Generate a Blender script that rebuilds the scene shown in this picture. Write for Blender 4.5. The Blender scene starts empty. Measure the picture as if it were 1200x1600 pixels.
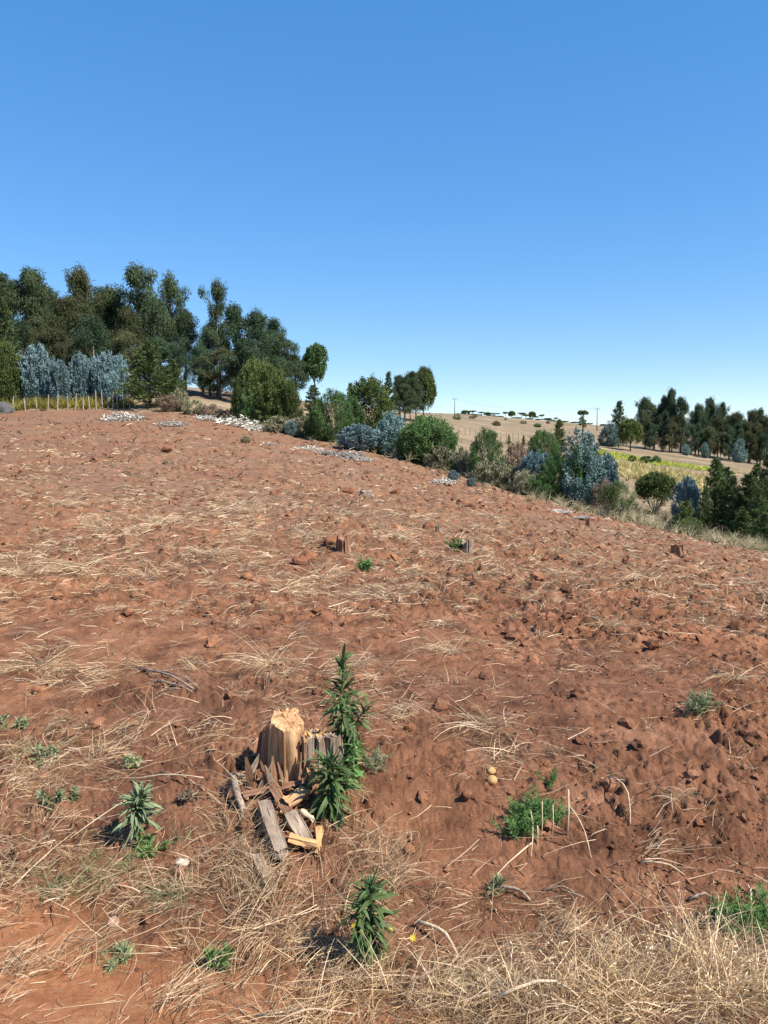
import bpy, math, random
import numpy as np
from mathutils import Vector, Matrix, Euler

# ------------------------------------------------------------------ camera, sky, sun, exposure
scene = bpy.context.scene
COL = scene.collection
CAM_Z = 1.65
PITCH = math.atan2(100, 1200)
cam_d = bpy.data.cameras.new('camera'); cam = bpy.data.objects.new('camera', cam_d); COL.objects.link(cam)
cam.location = (0, 0, CAM_Z); cam.rotation_euler = (math.pi/2 - PITCH, 0, 0)
cam_d.sensor_fit = 'HORIZONTAL'; cam_d.sensor_width = 36; cam_d.lens = 36
cam_d.clip_start = 0.05; cam_d.clip_end = 20000
scene.camera = cam

SUN = Vector((0.74, -0.46, 1.0)).normalized()
world = bpy.data.worlds.new('World'); scene.world = world; world.use_nodes = True
wn = world.node_tree.nodes; wl = world.node_tree.links
bg = wn['Background']; sky = wn.new('ShaderNodeTexSky'); sky.sky_type = 'NISHITA'; sky.sun_disc = False
sky.sun_elevation = math.asin(SUN.z); sky.sun_rotation = math.atan2(SUN.x, SUN.y)
sky.altitude = 2300; sky.air_density = 1.0; sky.dust_density = 0.0; sky.ozone_density = 2.1
gam = wn.new('ShaderNodeGamma'); gam.inputs[1].default_value = 0.5; hs = wn.new('ShaderNodeHueSaturation'); hs.inputs['Saturation'].default_value = 1.95; hs.inputs['Hue'].default_value = 0.507
wl.new(sky.outputs[0], gam.inputs[0]); wl.new(gam.outputs[0], hs.inputs['Color']); wl.new(hs.outputs[0], bg.inputs[0]); bg.inputs[1].default_value = 0.15
sun_d = bpy.data.lights.new('sun', 'SUN'); sun_d.energy = 3.35; sun_d.angle = math.radians(0.53); sun_d.color = (1.0, 0.95, 0.87)
sun = bpy.data.objects.new('sun', sun_d); COL.objects.link(sun)
sun.rotation_euler = (-SUN).to_track_quat('-Z', 'Y').to_euler(); sun.location = (20, -10, 30)
scene.view_settings.view_transform = 'Standard'; scene.view_settings.look = 'None'
scene.view_settings.exposure = 1.56; scene.view_settings.gamma = 1.0; scene.view_settings.use_curve_mapping = False

rs = np.random.RandomState(7)
random.seed(7)

# ------------------------------------------------------------------ numeric helpers
def _perm(seed):
    r = np.random.RandomState(seed); p = r.permutation(256); return np.concatenate([p, p, p])
_P = _perm(3)
_A = np.random.RandomState(5).rand(256)*2*np.pi
_GX, _GY = np.cos(_A), np.sin(_A)
def perlin(x, y):
    x = np.asarray(x, float); y = np.asarray(y, float)
    xi = np.floor(x).astype(int); yi = np.floor(y).astype(int)
    xf = x-xi; yf = y-yi; xi &= 255; yi &= 255
    u = xf*xf*xf*(xf*(xf*6-15)+10); v = yf*yf*yf*(yf*(yf*6-15)+10)
    def g(ix, iy, dx, dy):
        h = _P[_P[ix & 255]+(iy & 255)]; return _GX[h]*dx+_GY[h]*dy
    a = g(xi, yi, xf, yf); b = g(xi+1, yi, xf-1, yf); c = g(xi, yi+1, xf, yf-1); d = g(xi+1, yi+1, xf-1, yf-1)
    return 1.5*((a+(b-a)*u)+((c+(d-c)*u)-(a+(b-a)*u))*v)
def sstep(a, b, x):
    t = np.clip((x-a)/(b-a), 0, 1); return t*t*(3-2*t)

def ray(px, py):
    u = (px-600)/1200.0; v = (800-py)/1200.0
    cp, sp = math.cos(PITCH), math.sin(PITCH)
    return np.array([u, cp+v*sp, -sp+v*cp])
def at(px, py, D):
    d = ray(px, py); p = d*(D/d[1]); p[2] += CAM_Z; return p

# terrain: surveyed heights (px, py, depth) -> smooth surface through them
SURVEY = [
 # track and bank
 (0,1600,2.08),(300,1600,2.06),(600,1600,1.98),(900,1600,1.92),(1200,1600,1.90),
 (0,1450,2.60),(200,1440,2.60),(420,1440,2.52),(600,1470,2.40),(800,1480,2.34),(1200,1480,2.32),
 (0,1300,3.15),(300,1300,3.08),(500,1300,2.98),(800,1330,2.85),(1200,1330,2.90),
 (0,1180,3.85),(450,1215,3.36),(800,1200,3.45),(1200,1220,3.5),
 # ploughed field
 (0,1000,5.6),(300,1000,5.8),(600,1000,6.0),(900,1000,6.3),(1200,1000,6.7),
 (0,850,10),(300,850,10.5),(600,850,11),(900,880,11),(1200,930,10.5),
 (0,750,18),(300,760,18.5),(600,800,15),(600,760,22),(900,830,18),(1200,885,17.5),
 (0,690,32),(300,695,31),(600,735,29),(900,808,24),(1200,868,21.5),
 (0,640,55),(150,638,54),(300,647,50),(450,678,45),(600,712,38),(750,755,32),(900,800,27.5),(1050,835,24.5),
 # hillside beyond
 (0,606,72),(200,606,72),(330,612,72),(480,628,75),(0,600,92),(300,607,92),(500,636,100),
 (0,612,180),(300,615,180),(500,645,200),(650,648,110),
 (620,665,70),(720,705,55),(860,745,45),(760,690,95),(870,702,95),
 (700,647,380),(840,658,380),(960,667,380),(750,660,240),(880,674,240),(940,688,160),
 (1000,700,140),(1100,712,140),(1200,727,140),(1000,722,95),(1090,735,85),(1000,765,58),(1100,795,42),(1200,850,29),
 (1150,760,70),(1200,700,380),(1100,690,380),
 (0,650,900),(400,670,900),(700,672,900),(1000,690,900),(1200,700,900),(0,690,4000),(600,690,4000),(1200,695,4000),
 (0,1790,1.55),(600,1790,1.55),(1200,1790,1.55),
]
_S = []
for px, py, D in SURVEY:
    p = at(px, py, D); _S.append((p[0]/p[1], math.log(p[1]), (p[2]-CAM_Z)/p[1]))
_S = np.array(_S)
def _tps_fit(S, lam=1e-4):
    n = len(S); X = S[:, :2]*np.array([1.6, 1.0])
    d = np.linalg.norm(X[:, None]-X[None], axis=2)
    K = np.where(d > 0, d*d*np.log(d+1e-12), 0)+lam*np.eye(n)
    Pm = np.hstack([np.ones((n, 1)), X]); A = np.zeros((n+3, n+3)); A[:n, :n] = K; A[:n, n:] = Pm; A[n:, :n] = Pm.T
    return X, np.linalg.solve(A, np.concatenate([S[:, 2], np.zeros(3)]))
_X, _W = _tps_fit(_S)
_UU = np.linspace(-.75, .75, 151); _LL = np.linspace(math.log(1.2), math.log(4200), 420)
_gu, _gl = np.meshgrid(_UU, _LL, indexing='ij')
def _tps_eval(u, l):
    X = np.stack([u.ravel()*1.6, l.ravel()], 1); out = np.empty(len(X))
    for i in range(0, len(X), 20000):
        d = np.linalg.norm(X[i:i+20000, None]-_X[None], axis=2)
        out[i:i+20000] = (np.where(d > 0, d*d*np.log(d+1e-12), 0))@_W[:-3]+_W[-3]+X[i:i+20000]@_W[-2:]
    return out.reshape(u.shape)
_TG = _tps_eval(np.clip(_gu, -.6, .6), _gl)
def polar(x, y):
    x = np.asarray(x, float); y = np.asarray(y, float)
    r = np.hypot(x, y); th = np.arctan2(x, y); L = math.atan(.75); a = np.abs(th)
    u = np.where(a <= L, np.tan(np.clip(th, -L, L)), np.sign(th)*.75*(math.pi-a)/(math.pi-L))
    return u, r*np.cos(np.minimum(a, L))
def smooth_z(x, y):
    u, D = polar(x, y); l = np.log(np.clip(D, 1.2, 4100))
    fu = np.clip((u+.75)/1.5*150, 0, 149.999); fl = np.clip((l-_LL[0])/(_LL[-1]-_LL[0])*419, 0, 418.999)
    i = fu.astype(int); j = fl.astype(int); a = fu-i; b = fl-j
    t = (_TG[i, j]*(1-a)+_TG[i+1, j]*a)*(1-b)+(_TG[i, j+1]*(1-a)+_TG[i+1, j+1]*a)*b
    z = CAM_Z+t*np.exp(l)
    k = sstep(1.2, 1.9, D)
    return z*k+(1-k)*0.0
EDGE_PX = np.array([-300, 0, 150, 300, 450, 600, 750, 900, 1050, 1200, 1500]); EDGE_D = np.array([57, 55, 54, 50, 45, 38, 32, 27.5, 24.5, 22, 18.5])
def field_mask(x, y):
    u, D = polar(x, y); e = np.interp(u*1200+600, EDGE_PX, EDGE_D)
    n = perlin(np.asarray(x)*.6, np.asarray(y)*.6)*.03
    return 1-sstep(.975, 1.025, D/e+n)
TRACK_PX = np.array([-400, 0, 150, 300, 450, 600, 1200]); TRACK_D = np.array([3.0, 2.62, 2.5, 2.36, 2.2, 1.95, 1.7])
def track_mask(x, y):
    u, D = polar(x, y); e = np.interp(u*1200+600, TRACK_PX, TRACK_D)
    n = perlin(np.asarray(x)*2.2, np.asarray(y)*2.2)*.06
    return 1-sstep(.93, 1.08, D/e+n)
def relief(x, y):
    x = np.asarray(x, float); y = np.asarray(y, float); r = np.hypot(x, y)
    f = field_mask(x, y); t = track_mask(x, y); rough = f*(1-.85*t)
    # rough-ploughed strips run down the slope
    c, s = math.cos(math.radians(-42)), math.sin(math.radians(-42)); a = x*c+y*s; b = -x*s+y*c
    h = .07*perlin(x*.55, y*.55)+.035*perlin(a*.55+3, b*2.0)
    patch = sstep(-.35, .35, perlin(x*.45+9, y*.45+4)+.25*np.tanh(x*.6))
    h2 = .042*np.abs(perlin(a*1.9+11, b*3.2+5))*(1-sstep(40, 60, r))
    h2 += (.045*np.abs(perlin(a*4.6+1, b*6.5+8))+.022*perlin(x*6+4, y*6)+.035*np.abs(perlin(a*4.6+1, b*6.5+8))*sstep(7, 14, r))*(1-sstep(28, 50, r))
    h2 += .046*np.abs(perlin(a*11+2, b*14+6))*(1-sstep(12, 24, r))
    h2 += .015*np.abs(perlin(x*27, y*27))*(1-sstep(5.5, 9, r))+.006*perlin(x*60, y*60)*(1-sstep(3.2, 5, r))
    u, D = polar(x, y); calm = (1-sstep(4.2, 7.5, D))*(1-.75*sstep(.08, .3, u)*sstep(2.7, 3.4, D))
    crumb = sstep(-.25, .25, perlin(a*.8+2, b*1.7+5)+.35*perlin(a*2.3, b*4.1)+.3*sstep(.0, .25, u))
    h2 = h2*(1-.55*calm)+crumb*(.016*np.abs(perlin(a*8+3, b*13+9))+.026*np.abs(perlin(a*18+1, b*24)))*(1-sstep(7, 13, r))+(.10*perlin(a*2.1+4, b*3.4)+.06*np.abs(perlin(a*3.1+7, b*5.1)))*sstep(14, 26, r)
    wx = x+.05*perlin(x*5+3, y*5); wy = y+.05*perlin(x*5, y*5+7); wa = wx*c+wy*s; wb = -wx*s+wy*c
    cl = .026*sstep(.08, .17, perlin(wa*11.5, wb*16+4))*(1-sstep(10, 18, r))+.017*sstep(.08, .22, perlin(wa*19+6, wb*25))*(1-sstep(5.5, 9, r))+.032*sstep(.10, .20, perlin(wa*4.6+9, wb*7.3))*sstep(5, 8, r)*(1-sstep(30, 50, r))+.020*np.abs(perlin(x*17+3, y*17))*sstep(4, 6, r)*(1-sstep(11, 17, r))
    h2 += cl*(.18+.82*crumb)*(1-.35*calm)
    h2 += (.016*np.abs(perlin(x*38+5, y*38))+.010*np.abs(perlin(x*75, y*75+3)))*(1-sstep(4.5, 7, r))
    out = rough*(h+h2*(.40+.75*patch)-.03)
    out += t*(.010*perlin(x*3, y*3)+.004*np.abs(perlin(x*16, y*16))+.0018*perlin(x*50, y*50))
    g = (1-f)
    out += g*sstep(15, 30, r)*(.12*perlin(x*.3, y*.3)+.05*perlin(x*1.1, y*1.1))+g*sstep(120, 300, r)*.8*perlin(x*.02, y*.02)
    return out
def gz(x, y): return smooth_z(x, y)+relief(x, y)
def gz1(x, y): return float(gz(np.array([x]), np.array([y]))[0])
def hit(px, py, dmax=500):
    d = ray(px, py); t = np.exp(np.linspace(math.log(1.3), math.log(dmax), 6000))/d[1]
    X = d[0]*t; Y = d[1]*t; Z = CAM_Z+d[2]*t
    below = Z < gz(X, Y)
    i = int(np.argmax(below)) if below.any() else len(t)-1
    return Vector((X[i], Y[i], gz1(X[i], Y[i])))
def spot(px, D):
    d = ray(px, 700); x = d[0]/d[1]*D; return Vector((x, D, gz1(x, D)))

# ------------------------------------------------------------------ mesh helpers
def mesh_np(name, V, F, mat=None, rnd=None, smooth=False, attrs=None):
    V = np.asarray(V, np.float32); F = np.asarray(F, np.int32); k = F.shape[1]
    me = bpy.data.meshes.new(name); me.vertices.add(len(V)); me.vertices.foreach_set('co', V.ravel())
    me.loops.add(F.size); me.loops.foreach_set('vertex_index', F.ravel())
    me.polygons.add(len(F)); me.polygons.foreach_set('loop_start', np.arange(0, F.size, k, dtype=np.int32))
    try: me.polygons.foreach_set('loop_total', np.full(len(F), k, np.int32))
    except Exception: pass
    me.polygons.foreach_set('use_smooth', np.full(len(F), smooth, bool))
    if rnd is not None:
        a = me.attributes.new('rnd', 'FLOAT', 'POINT'); a.data.foreach_set('value', np.asarray(rnd, np.float32))
    for n, v in (attrs or {}).items():
        a = me.attributes.new(n, 'FLOAT', 'POINT'); a.data.foreach_set('value', np.asarray(v, np.float32))
    if mat: me.materials.append(mat)
    me.update(calc_edges=True); return me
def mesh_py(name, V, F, mat=None, smooth=False):
    me = bpy.data.meshes.new(name); me.from_pydata([tuple(v) for v in V], [], F)
    if mat: me.materials.append(mat)
    if smooth: me.polygons.foreach_set('use_smooth', [True]*len(me.polygons))
    me.update(); return me
def link(name, data, parent=None, loc=None):
    o = bpy.data.objects.new(name, data); COL.objects.link(o)
    if parent: o.parent = parent
    if loc is not None: o.location = loc
    return o
def tag(o, label, cat, group=None, kind=None):
    o['label'] = label; o['category'] = cat
    if group: o['group'] = group
    if kind: o['kind'] = kind
    return o
def thing(name, label, cat, loc, rotz=0, group=None):
    o = link(name, None, None, loc); o.rotation_euler = (0, 0, rotz); o.empty_display_size = .1
    return tag(o, label, cat, group)
def tube(pts, radii, n=6, cap=True):
    V = []; F = []; up0 = Vector((.3, .1, 1)).normalized()
    for i, p in enumerate(pts):
        p = Vector(p); q = Vector(pts[min(i+1, len(pts)-1)])-Vector(pts[max(i-1, 0)]); q.normalize()
        up = up0 if abs(q.dot(up0)) < .95 else Vector((1, 0, 0))
        a = q.cross(up).normalized(); b = q.cross(a)
        for k in range(n):
            t = 2*math.pi*k/n; V.append(p+(a*math.cos(t)+b*math.sin(t))*radii[i])
    for i in range(len(pts)-1):
        for k in range(n):
            F.append((i*n+k, i*n+(k+1) % n, (i+1)*n+(k+1) % n, (i+1)*n+k))
    if cap: F.append(tuple(range(n))[::-1]); F.append(tuple((len(pts)-1)*n+k for k in range(n)))
    return V, F
def join(parts):
    V = []; F = []
    for v, f in parts:
        o = len(V); V += list(v); F += [tuple(i+o for i in q) for q in f]
    return V, F
def norm(a): return a/(np.linalg.norm(a, axis=1, keepdims=True)+1e-9)

# ------------------------------------------------------------------ materials
def mat_new(name):
    m = bpy.data.materials.new(name); m.use_nodes = True; nt = m.node_tree; nt.nodes.clear()
    out = nt.nodes.new('ShaderNodeOutputMaterial'); return m, nt, out
def N(nt, t, **k):
    n = nt.nodes.new(t)
    for a, b in k.items(): setattr(n, a, b)
    return n
def ramp(nt, stops, fac=None):
    r = N(nt, 'ShaderNodeValToRGB'); e = r.color_ramp.elements
    while len(e) < len(stops): e.new(.5)
    for i, (p, c) in enumerate(stops): e[i].position = p; e[i].color = (*c, 1)
    if fac is not None: nt.links.new(fac, r.inputs[0])
    return r
def noise(nt, scale, detail=4, rough=.6, vec=None, dist=0):
    n = N(nt, 'ShaderNodeTexNoise'); n.inputs['Scale'].default_value = scale; n.inputs['Detail'].default_value = detail
    n.inputs['Roughness'].default_value = rough; n.inputs['Distortion'].default_value = dist
    if vec is not None: nt.links.new(vec, n.inputs['Vector'])
    return n
def mix(nt, fac, a, b, mode='MIX'):
    m = N(nt, 'ShaderNodeMix', data_type='RGBA', blend_type=mode)
    for s, v in ((m.inputs[0], fac), (m.inputs[6], a), (m.inputs[7], b)):
        if hasattr(v, 'links'): nt.links.new(v, s)
        elif isinstance(v, (int, float)): s.default_value = v
        else: s.default_value = (*v, 1)
    return m.outputs[2]
def math_n(nt, op, a, b=0.0):
    m = N(nt, 'ShaderNodeMath', operation=op)
    for s, v in ((m.inputs[0], a), (m.inputs[1], b)):
        if hasattr(v, 'links'): nt.links.new(v, s)
        else: s.default_value = v
    return m.outputs[0]

def leaf_mat(name, stops, trans=.25, gloss=.12, vary=.25):
    m, nt, out = mat_new(name); at_ = N(nt, 'ShaderNodeAttribute', attribute_name='rnd')
    r = ramp(nt, stops, at_.outputs['Fac']); oi = N(nt, 'ShaderNodeObjectInfo')
    hv = N(nt, 'ShaderNodeHueSaturation'); nt.links.new(r.outputs[0], hv.inputs['Color'])
    v = N(nt, 'ShaderNodeMapRange'); nt.links.new(oi.outputs['Random'], v.inputs[0]); v.inputs[3].default_value = 1-vary; v.inputs[4].default_value = 1+vary
    nt.links.new(v.outputs[0], hv.inputs['Value'])
    d = N(nt, 'ShaderNodeBsdfPrincipled'); d.inputs['Roughness'].default_value = .55
    d.inputs['Specular IOR Level'].default_value = gloss*2
    nt.links.new(hv.outputs[0], d.inputs['Base Color'])
    t = N(nt, 'ShaderNodeBsdfTranslucent'); nt.links.new(hv.outputs[0], t.inputs[0])
    ms = N(nt, 'ShaderNodeMixShader'); ms.inputs[0].default_value = trans
    nt.links.new(d.outputs[0], ms.inputs[1]); nt.links.new(t.outputs[0], ms.inputs[2]); nt.links.new(ms.outputs[0], out.inputs[0])
    return m
def bark_mat(name, c1, c2, scale=(8, 8, 1.5), bump=.4):
    m, nt, out = mat_new(name); tc = N(nt, 'ShaderNodeTexCoord'); mp = N(nt, 'ShaderNodeMapping'); mp.inputs['Scale'].default_value = scale
    nt.links.new(tc.outputs['Object'], mp.inputs[0]); n = noise(nt, 1.5, 6, .65, mp.outputs[0], .6)
    r = ramp(nt, [(.3, c1), (.7, c2)], n.outputs[0]); p = N(nt, 'ShaderNodeBsdfPrincipled'); p.inputs['Roughness'].default_value = .85
    nt.links.new(r.outputs[0], p.inputs['Base Color']); b = N(nt, 'ShaderNodeBump'); b.inputs['Strength'].default_value = bump; b.inputs['Distance'].default_value = .02
    nt.links.new(n.outputs[0], b.inputs['Height']); nt.links.new(b.outputs[0], p.inputs['Normal']); nt.links.new(p.outputs[0], out.inputs[0]); return m

M = {}
M['euc'] = leaf_mat('eucalyptus_leaf', [(0, (0.029, 0.052, 0.022)), (.5, (0.070, 0.099, 0.045)), (.85, (0.103, 0.119, 0.055)), (1, (0.157, 0.142, 0.071))], .22, .05)
M['eucb'] = leaf_mat('browned_eucalyptus_leaf', [(0, (0.045, 0.059, 0.025)), (.5, (0.086, 0.095, 0.042)), (.8, (0.116, 0.099, 0.047)), (1, (0.157, 0.110, 0.055))], .22, .05)
M['eucg'] = leaf_mat('grey_green_eucalyptus_leaf', [(0, (0.030, 0.056, 0.029)), (.6, (0.068, 0.107, 0.055)), (1, (0.122, 0.160, 0.090))], .22, .05)
M['blue'] = leaf_mat('blue_gum_leaf', [(0, (.05, .095, .085)), (.5, (.115, .185, .185)), (1, (.27, .365, .38))], .12, .2)
M['bluegreen'] = leaf_mat('blue_green_leaf', [(0, (0.061, 0.121, 0.091)), (.5, (0.121, 0.203, 0.173)), (1, (0.283, 0.364, 0.364))], .15, .2)
M['cyp'] = leaf_mat('cypress_leaf', [(0, (.036, .060, .018)), (.6, (.075, .112, .032)), (1, (.13, .165, .055))], .15)
M['cypo'] = leaf_mat('olive_cypress_leaf', [(0, (0.050, 0.077, 0.022)), (.6, (0.099, 0.132, 0.039)), (1, (0.165, 0.187, 0.055))], .15)
M['bush'] = leaf_mat('green_bush_leaf', [(0, (0.042, 0.090, 0.026)), (.6, (0.090, 0.162, 0.048)), (1, (0.156, 0.228, 0.084))])
M['olive'] = leaf_mat('olive_bush_leaf', [(0, (.042, .070, .018)), (.6, (.090, .125, .032)), (1, (.165, .185, .055))])
M['greyshrub'] = leaf_mat('grey_shrub_leaf', [(0, (.11, .12, .06)), (.5, (.22, .21, .12)), (1, (.38, .34, .22))])
M['dryshrub'] = leaf_mat('dry_shrub_leaf', [(0, (.12, .08, .05)), (.6, (.22, .15, .10)), (1, (.32, .24, .17))])
M['yellow'] = leaf_mat('yellow_weed_leaf', [(0, (.10, .12, .03)), (.5, (.26, .24, .05)), (1, (.55, .42, .06))])
M['crop'] = leaf_mat('yellow_green_crop_leaf', [(0, (.21, .27, .04)), (.5, (.39, .43, .06)), (1, (.56, .53, .11))])
M['maize'] = leaf_mat('dry_maize_leaf', [(0, (.20, .19, .06)), (.6, (.44, .36, .15)), (1, (.58, .46, .24))])
M['weed'] = leaf_mat('weed_leaf', [(0, (.088, .135, .045)), (1, (.088, .135, .045))], .3, .12, .4)
M['weedl'] = leaf_mat('light_weed_leaf', [(0, (.13, .24, .06)), (1, (.13, .24, .06))], .3, .3, .25)
M['weedg'] = leaf_mat('grey_green_weed_leaf', [(0, (.18, .225, .115)), (1, (.18, .225, .115))], .22, .1, .35)
M['feather'] = leaf_mat('feathery_green_leaf', [(0, (.045, .105, .025)), (.6, (.09, .18, .045)), (1, (.16, .25, .085))], .3)
M['straw'] = leaf_mat('straw', [(0, (.17, .10, .05)), (.35, (.36, .235, .125)), (.75, (.56, .395, .23)), (1, (.76, .60, .40))], .22, .35, .0)
M['drygrass'] = leaf_mat('dry_grass', [(0, (.15, .085, .04)), (.3, (.36, .225, .105)), (.7, (.66, .465, .255)), (1, (.86, .68, .44))], .25, .3, .0)
M['palegrass'] = leaf_mat('pale_grass', [(0, (.20, .18, .09)), (.5, (.36, .30, .17)), (1, (.55, .46, .30))], .2, .2, .0)
M['greenblade'] = leaf_mat('green_grass_blade', [(0, (.09, .12, .045)), (.6, (.18, .215, .095)), (1, (.33, .34, .20))], .25)
M['palebrush'] = leaf_mat('bleached_brush', [(0, (.15, .11, .08)), (.35, (.40, .36, .29)), (.8, (.60, .56, .49)), (1, (.76, .73, .67))], .1)
M['debris'] = leaf_mat('dead_plant_bits', [(0, (.035, .020, .013)), (.6, (.10, .060, .038)), (1, (.26, .18, .12))], .05, .1, 0)
M['flower'] = leaf_mat('yellow_petal', [(0, (.80, .55, .03)), (1, (.85, .62, .05))], .2)
M['bark'] = bark_mat('grey_bark', (.10, .085, .07), (.28, .245, .21))
M['darkbark'] = bark_mat('brown_bark', (.06, .042, .03), (.15, .11, .08))
M['stem'] = bark_mat('green_stem', (.10, .17, .06), (.17, .25, .10))
M['palestem'] = bark_mat('pale_stem', (.25, .28, .18), (.40, .40, .30))
M['post'] = bark_mat('weathered_post', (.20, .165, .12), (.38, .33, .26))
M['twig'] = bark_mat('dry_twig', (.16, .11, .08), (.38, .29, .21), (30, 30, 6))
M['stick'] = bark_mat('pale_stick', (.40, .29, .18), (.62, .48, .31), (30, 30, 6))
M['pole'] = bark_mat('pole_timber', (.12, .11, .10), (.22, .20, .18))
M['wire'] = bark_mat('wire', (.10, .10, .10), (.16, .16, .16))
M['stone'] = bark_mat('reddish_stone', (.27, .15, .09), (.40, .24, .16), (20, 20, 20), .25)
M['palestone'] = bark_mat('pale_stone', (.45, .33, .24), (.62, .50, .40), (30, 30, 30), .4)
M['rock'] = bark_mat('dark_rock', (.04, .04, .04), (.10, .095, .09), (6, 6, 6), .6)
M['fruit'] = bark_mat('tan_fruit_skin', (.34, .185, .06), (.48, .30, .12), (25, 25, 25), .1)
M['roof'] = bark_mat('pale_roof', (.38, .34, .30), (.55, .50, .44))

def soil_nodes(nt, geo):
    pos = geo.outputs['Position']
    big = noise(nt, .5, 3, .5, pos); mid = noise(nt, 4, 5, .6, pos); fine = noise(nt, 60, 8, .75, pos)
    a = ramp(nt, [(.30, (.092, .038, .020)), (.46, (.183, .081, .042)), (.60, (.238, .110, .059)), (.78, (.36, .185, .108))], mid.outputs[0]).outputs[0]
    b = ramp(nt, [(.25, (.62, .60, .58)), (.5, (.98, .98, .98)), (.8, (1.25, 1.28, 1.32))], fine.outputs[0]).outputs[0]
    c = mix(nt, 1.0, a, b, 'MULTIPLY')
    g = ramp(nt, [(.35, (.85, .86, .9)), (.65, (1.08, 1.06, 1.02))], big.outputs[0]).outputs[0]
    return mix(nt, 1.0, c, g, 'MULTIPLY'), fine, mid
def ground_material():
    m, nt, out = mat_new('ground_soil_and_grass'); geo = N(nt, 'ShaderNodeNewGeometry'); pos = geo.outputs['Position']
    soil, fine, mid = soil_nodes(nt, geo)
    at_ = lambda n: N(nt, 'ShaderNodeAttribute', attribute_name=n).outputs['Fac']
    # compacted track earth, more orange
    tn = noise(nt, 9, 6, .65, pos)
    track = ramp(nt, [(.3, (.27, .106, .044)), (.55, (.37, .158, .072)), (.8, (.47, .240, .130))], tn.outputs[0]).outputs[0]
    # litter too fine to tell apart in the distance
    mp = N(nt, 'ShaderNodeMapping'); mp.inputs['Rotation'].default_value = (0, 0, .7); mp.inputs['Scale'].default_value = (3, 9, 4); nt.links.new(pos, mp.inputs[0])
    ln = noise(nt, 1.6, 6, .75, mp.outputs[0], 1.2); lm = ramp(nt, [(.42, (0, 0, 0)), (.60, (1, 1, 1))], ln.outputs[0]).outputs[0]
    far = math_n(nt, 'MULTIPLY', lm, at_('litter'))
    litter = ramp(nt, [(.3, (.105, .068, .042)), (.7, (.27, .185, .115))], fine.outputs[0]).outputs[0]
    c = mix(nt, far, soil, litter)
    gn = noise(nt, .11, 7, .62, pos); gf = noise(nt, 2.5, 6, .75, pos)
    gcol = ramp(nt, [(.30, (.105, .092, .048)), (.43, (.185, .138, .082)), (.56, (.235, .170, .105)), (.70, (.32, .245, .16))], gn.outputs[0]).outputs[0]
    gv = ramp(nt, [(.25, (.55, .56, .56)), (.75, (1.3, 1.28, 1.25))], gf.outputs[0]).outputs[0]
    grass = mix(nt, 1.0, gcol, gv, 'MULTIPLY')
    c = mix(nt, at_('grass'), c, grass); c = mix(nt, at_('track'), c, track)
    p = N(nt, 'ShaderNodeBsdfPrincipled'); p.inputs['Roughness'].default_value = .95; p.inputs['Specular IOR Level'].default_value = .15
    nt.links.new(c, p.inputs['Base Color'])
    n2 = noise(nt, 22, 9, .75, pos); b = N(nt, 'ShaderNodeBump'); b.inputs['Strength'].default_value = .9; b.inputs['Distance'].default_value = .026
    nt.links.new(n2.outputs[0], b.inputs['Height'])
    b2 = N(nt, 'ShaderNodeBump'); b2.inputs['Strength'].default_value = .6; b2.inputs['Distance'].default_value = .008; nt.links.new(fine.outputs[0], b2.inputs['Height']); nt.links.new(b.outputs[0], b2.inputs['Normal'])
    nt.links.new(b2.outputs[0], p.inputs['Normal']); nt.links.new(p.outputs[0], out.inputs[0]); return m
def clod_material():
    m, nt, out = mat_new('soil_clod'); geo = N(nt, 'ShaderNodeNewGeometry'); c, fine, mid = soil_nodes(nt, geo)
    p = N(nt, 'ShaderNodeBsdfPrincipled'); p.inputs['Roughness'].default_value = .95; p.inputs['Specular IOR Level'].default_value = .15
    nt.links.new(c, p.inputs['Base Color']); b = N(nt, 'ShaderNodeBump'); b.inputs['Strength'].default_value = .7; b.inputs['Distance'].default_value = .01
    nt.links.new(fine.outputs[0], b.inputs['Height']); nt.links.new(b.outputs[0], p.inputs['Normal']); nt.links.new(p.outputs[0], out.inputs[0]); return m
def wood_material(name, c1, c2, c3, crack=.35):
    m, nt, out = mat_new(name); tc = N(nt, 'ShaderNodeTexCoord'); mp = N(nt, 'ShaderNodeMapping'); mp.inputs['Scale'].default_value = (38, 38, 2.6)
    nt.links.new(tc.outputs['Object'], mp.inputs[0]); n = noise(nt, 1.6, 5, .6, mp.outputs[0], .7)
    col = ramp(nt, [(.30, c1), (.5, c2), (.72, c3)], n.outputs[0]).outputs[0]
    mp2 = N(nt, 'ShaderNodeMapping'); mp2.inputs['Scale'].default_value = (110, 110, 5); nt.links.new(tc.outputs['Object'], mp2.inputs[0])
    n2 = noise(nt, 1.2, 3, .6, mp2.outputs[0], .3); cr = ramp(nt, [(crack-.07, (.22, .17, .13)), (crack, (1, 1, 1))], n2.outputs[0]).outputs[0]
    big = noise(nt, 9, 3, .5, tc.outputs['Object']); st = ramp(nt, [(.35, (.7, .66, .62)), (.6, (1.05, 1.05, 1.05))], big.outputs[0]).outputs[0]
    c = mix(nt, 1.0, mix(nt, 1.0, col, cr, 'MULTIPLY'), st, 'MULTIPLY')
    p = N(nt, 'ShaderNodeBsdfPrincipled'); p.inputs['Roughness'].default_value = .8; nt.links.new(c, p.inputs['Base Color'])
    b = N(nt, 'ShaderNodeBump'); b.inputs['Strength'].default_value = .7; b.inputs['Distance'].default_value = .006
    nt.links.new(mix(nt, .5, n.outputs[0], n2.outputs[0]), b.inputs['Height']); nt.links.new(b.outputs[0], p.inputs['Normal']); nt.links.new(p.outputs[0], out.inputs[0]); return m
M['ground'] = ground_material(); M['clod'] = clod_material()
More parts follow.
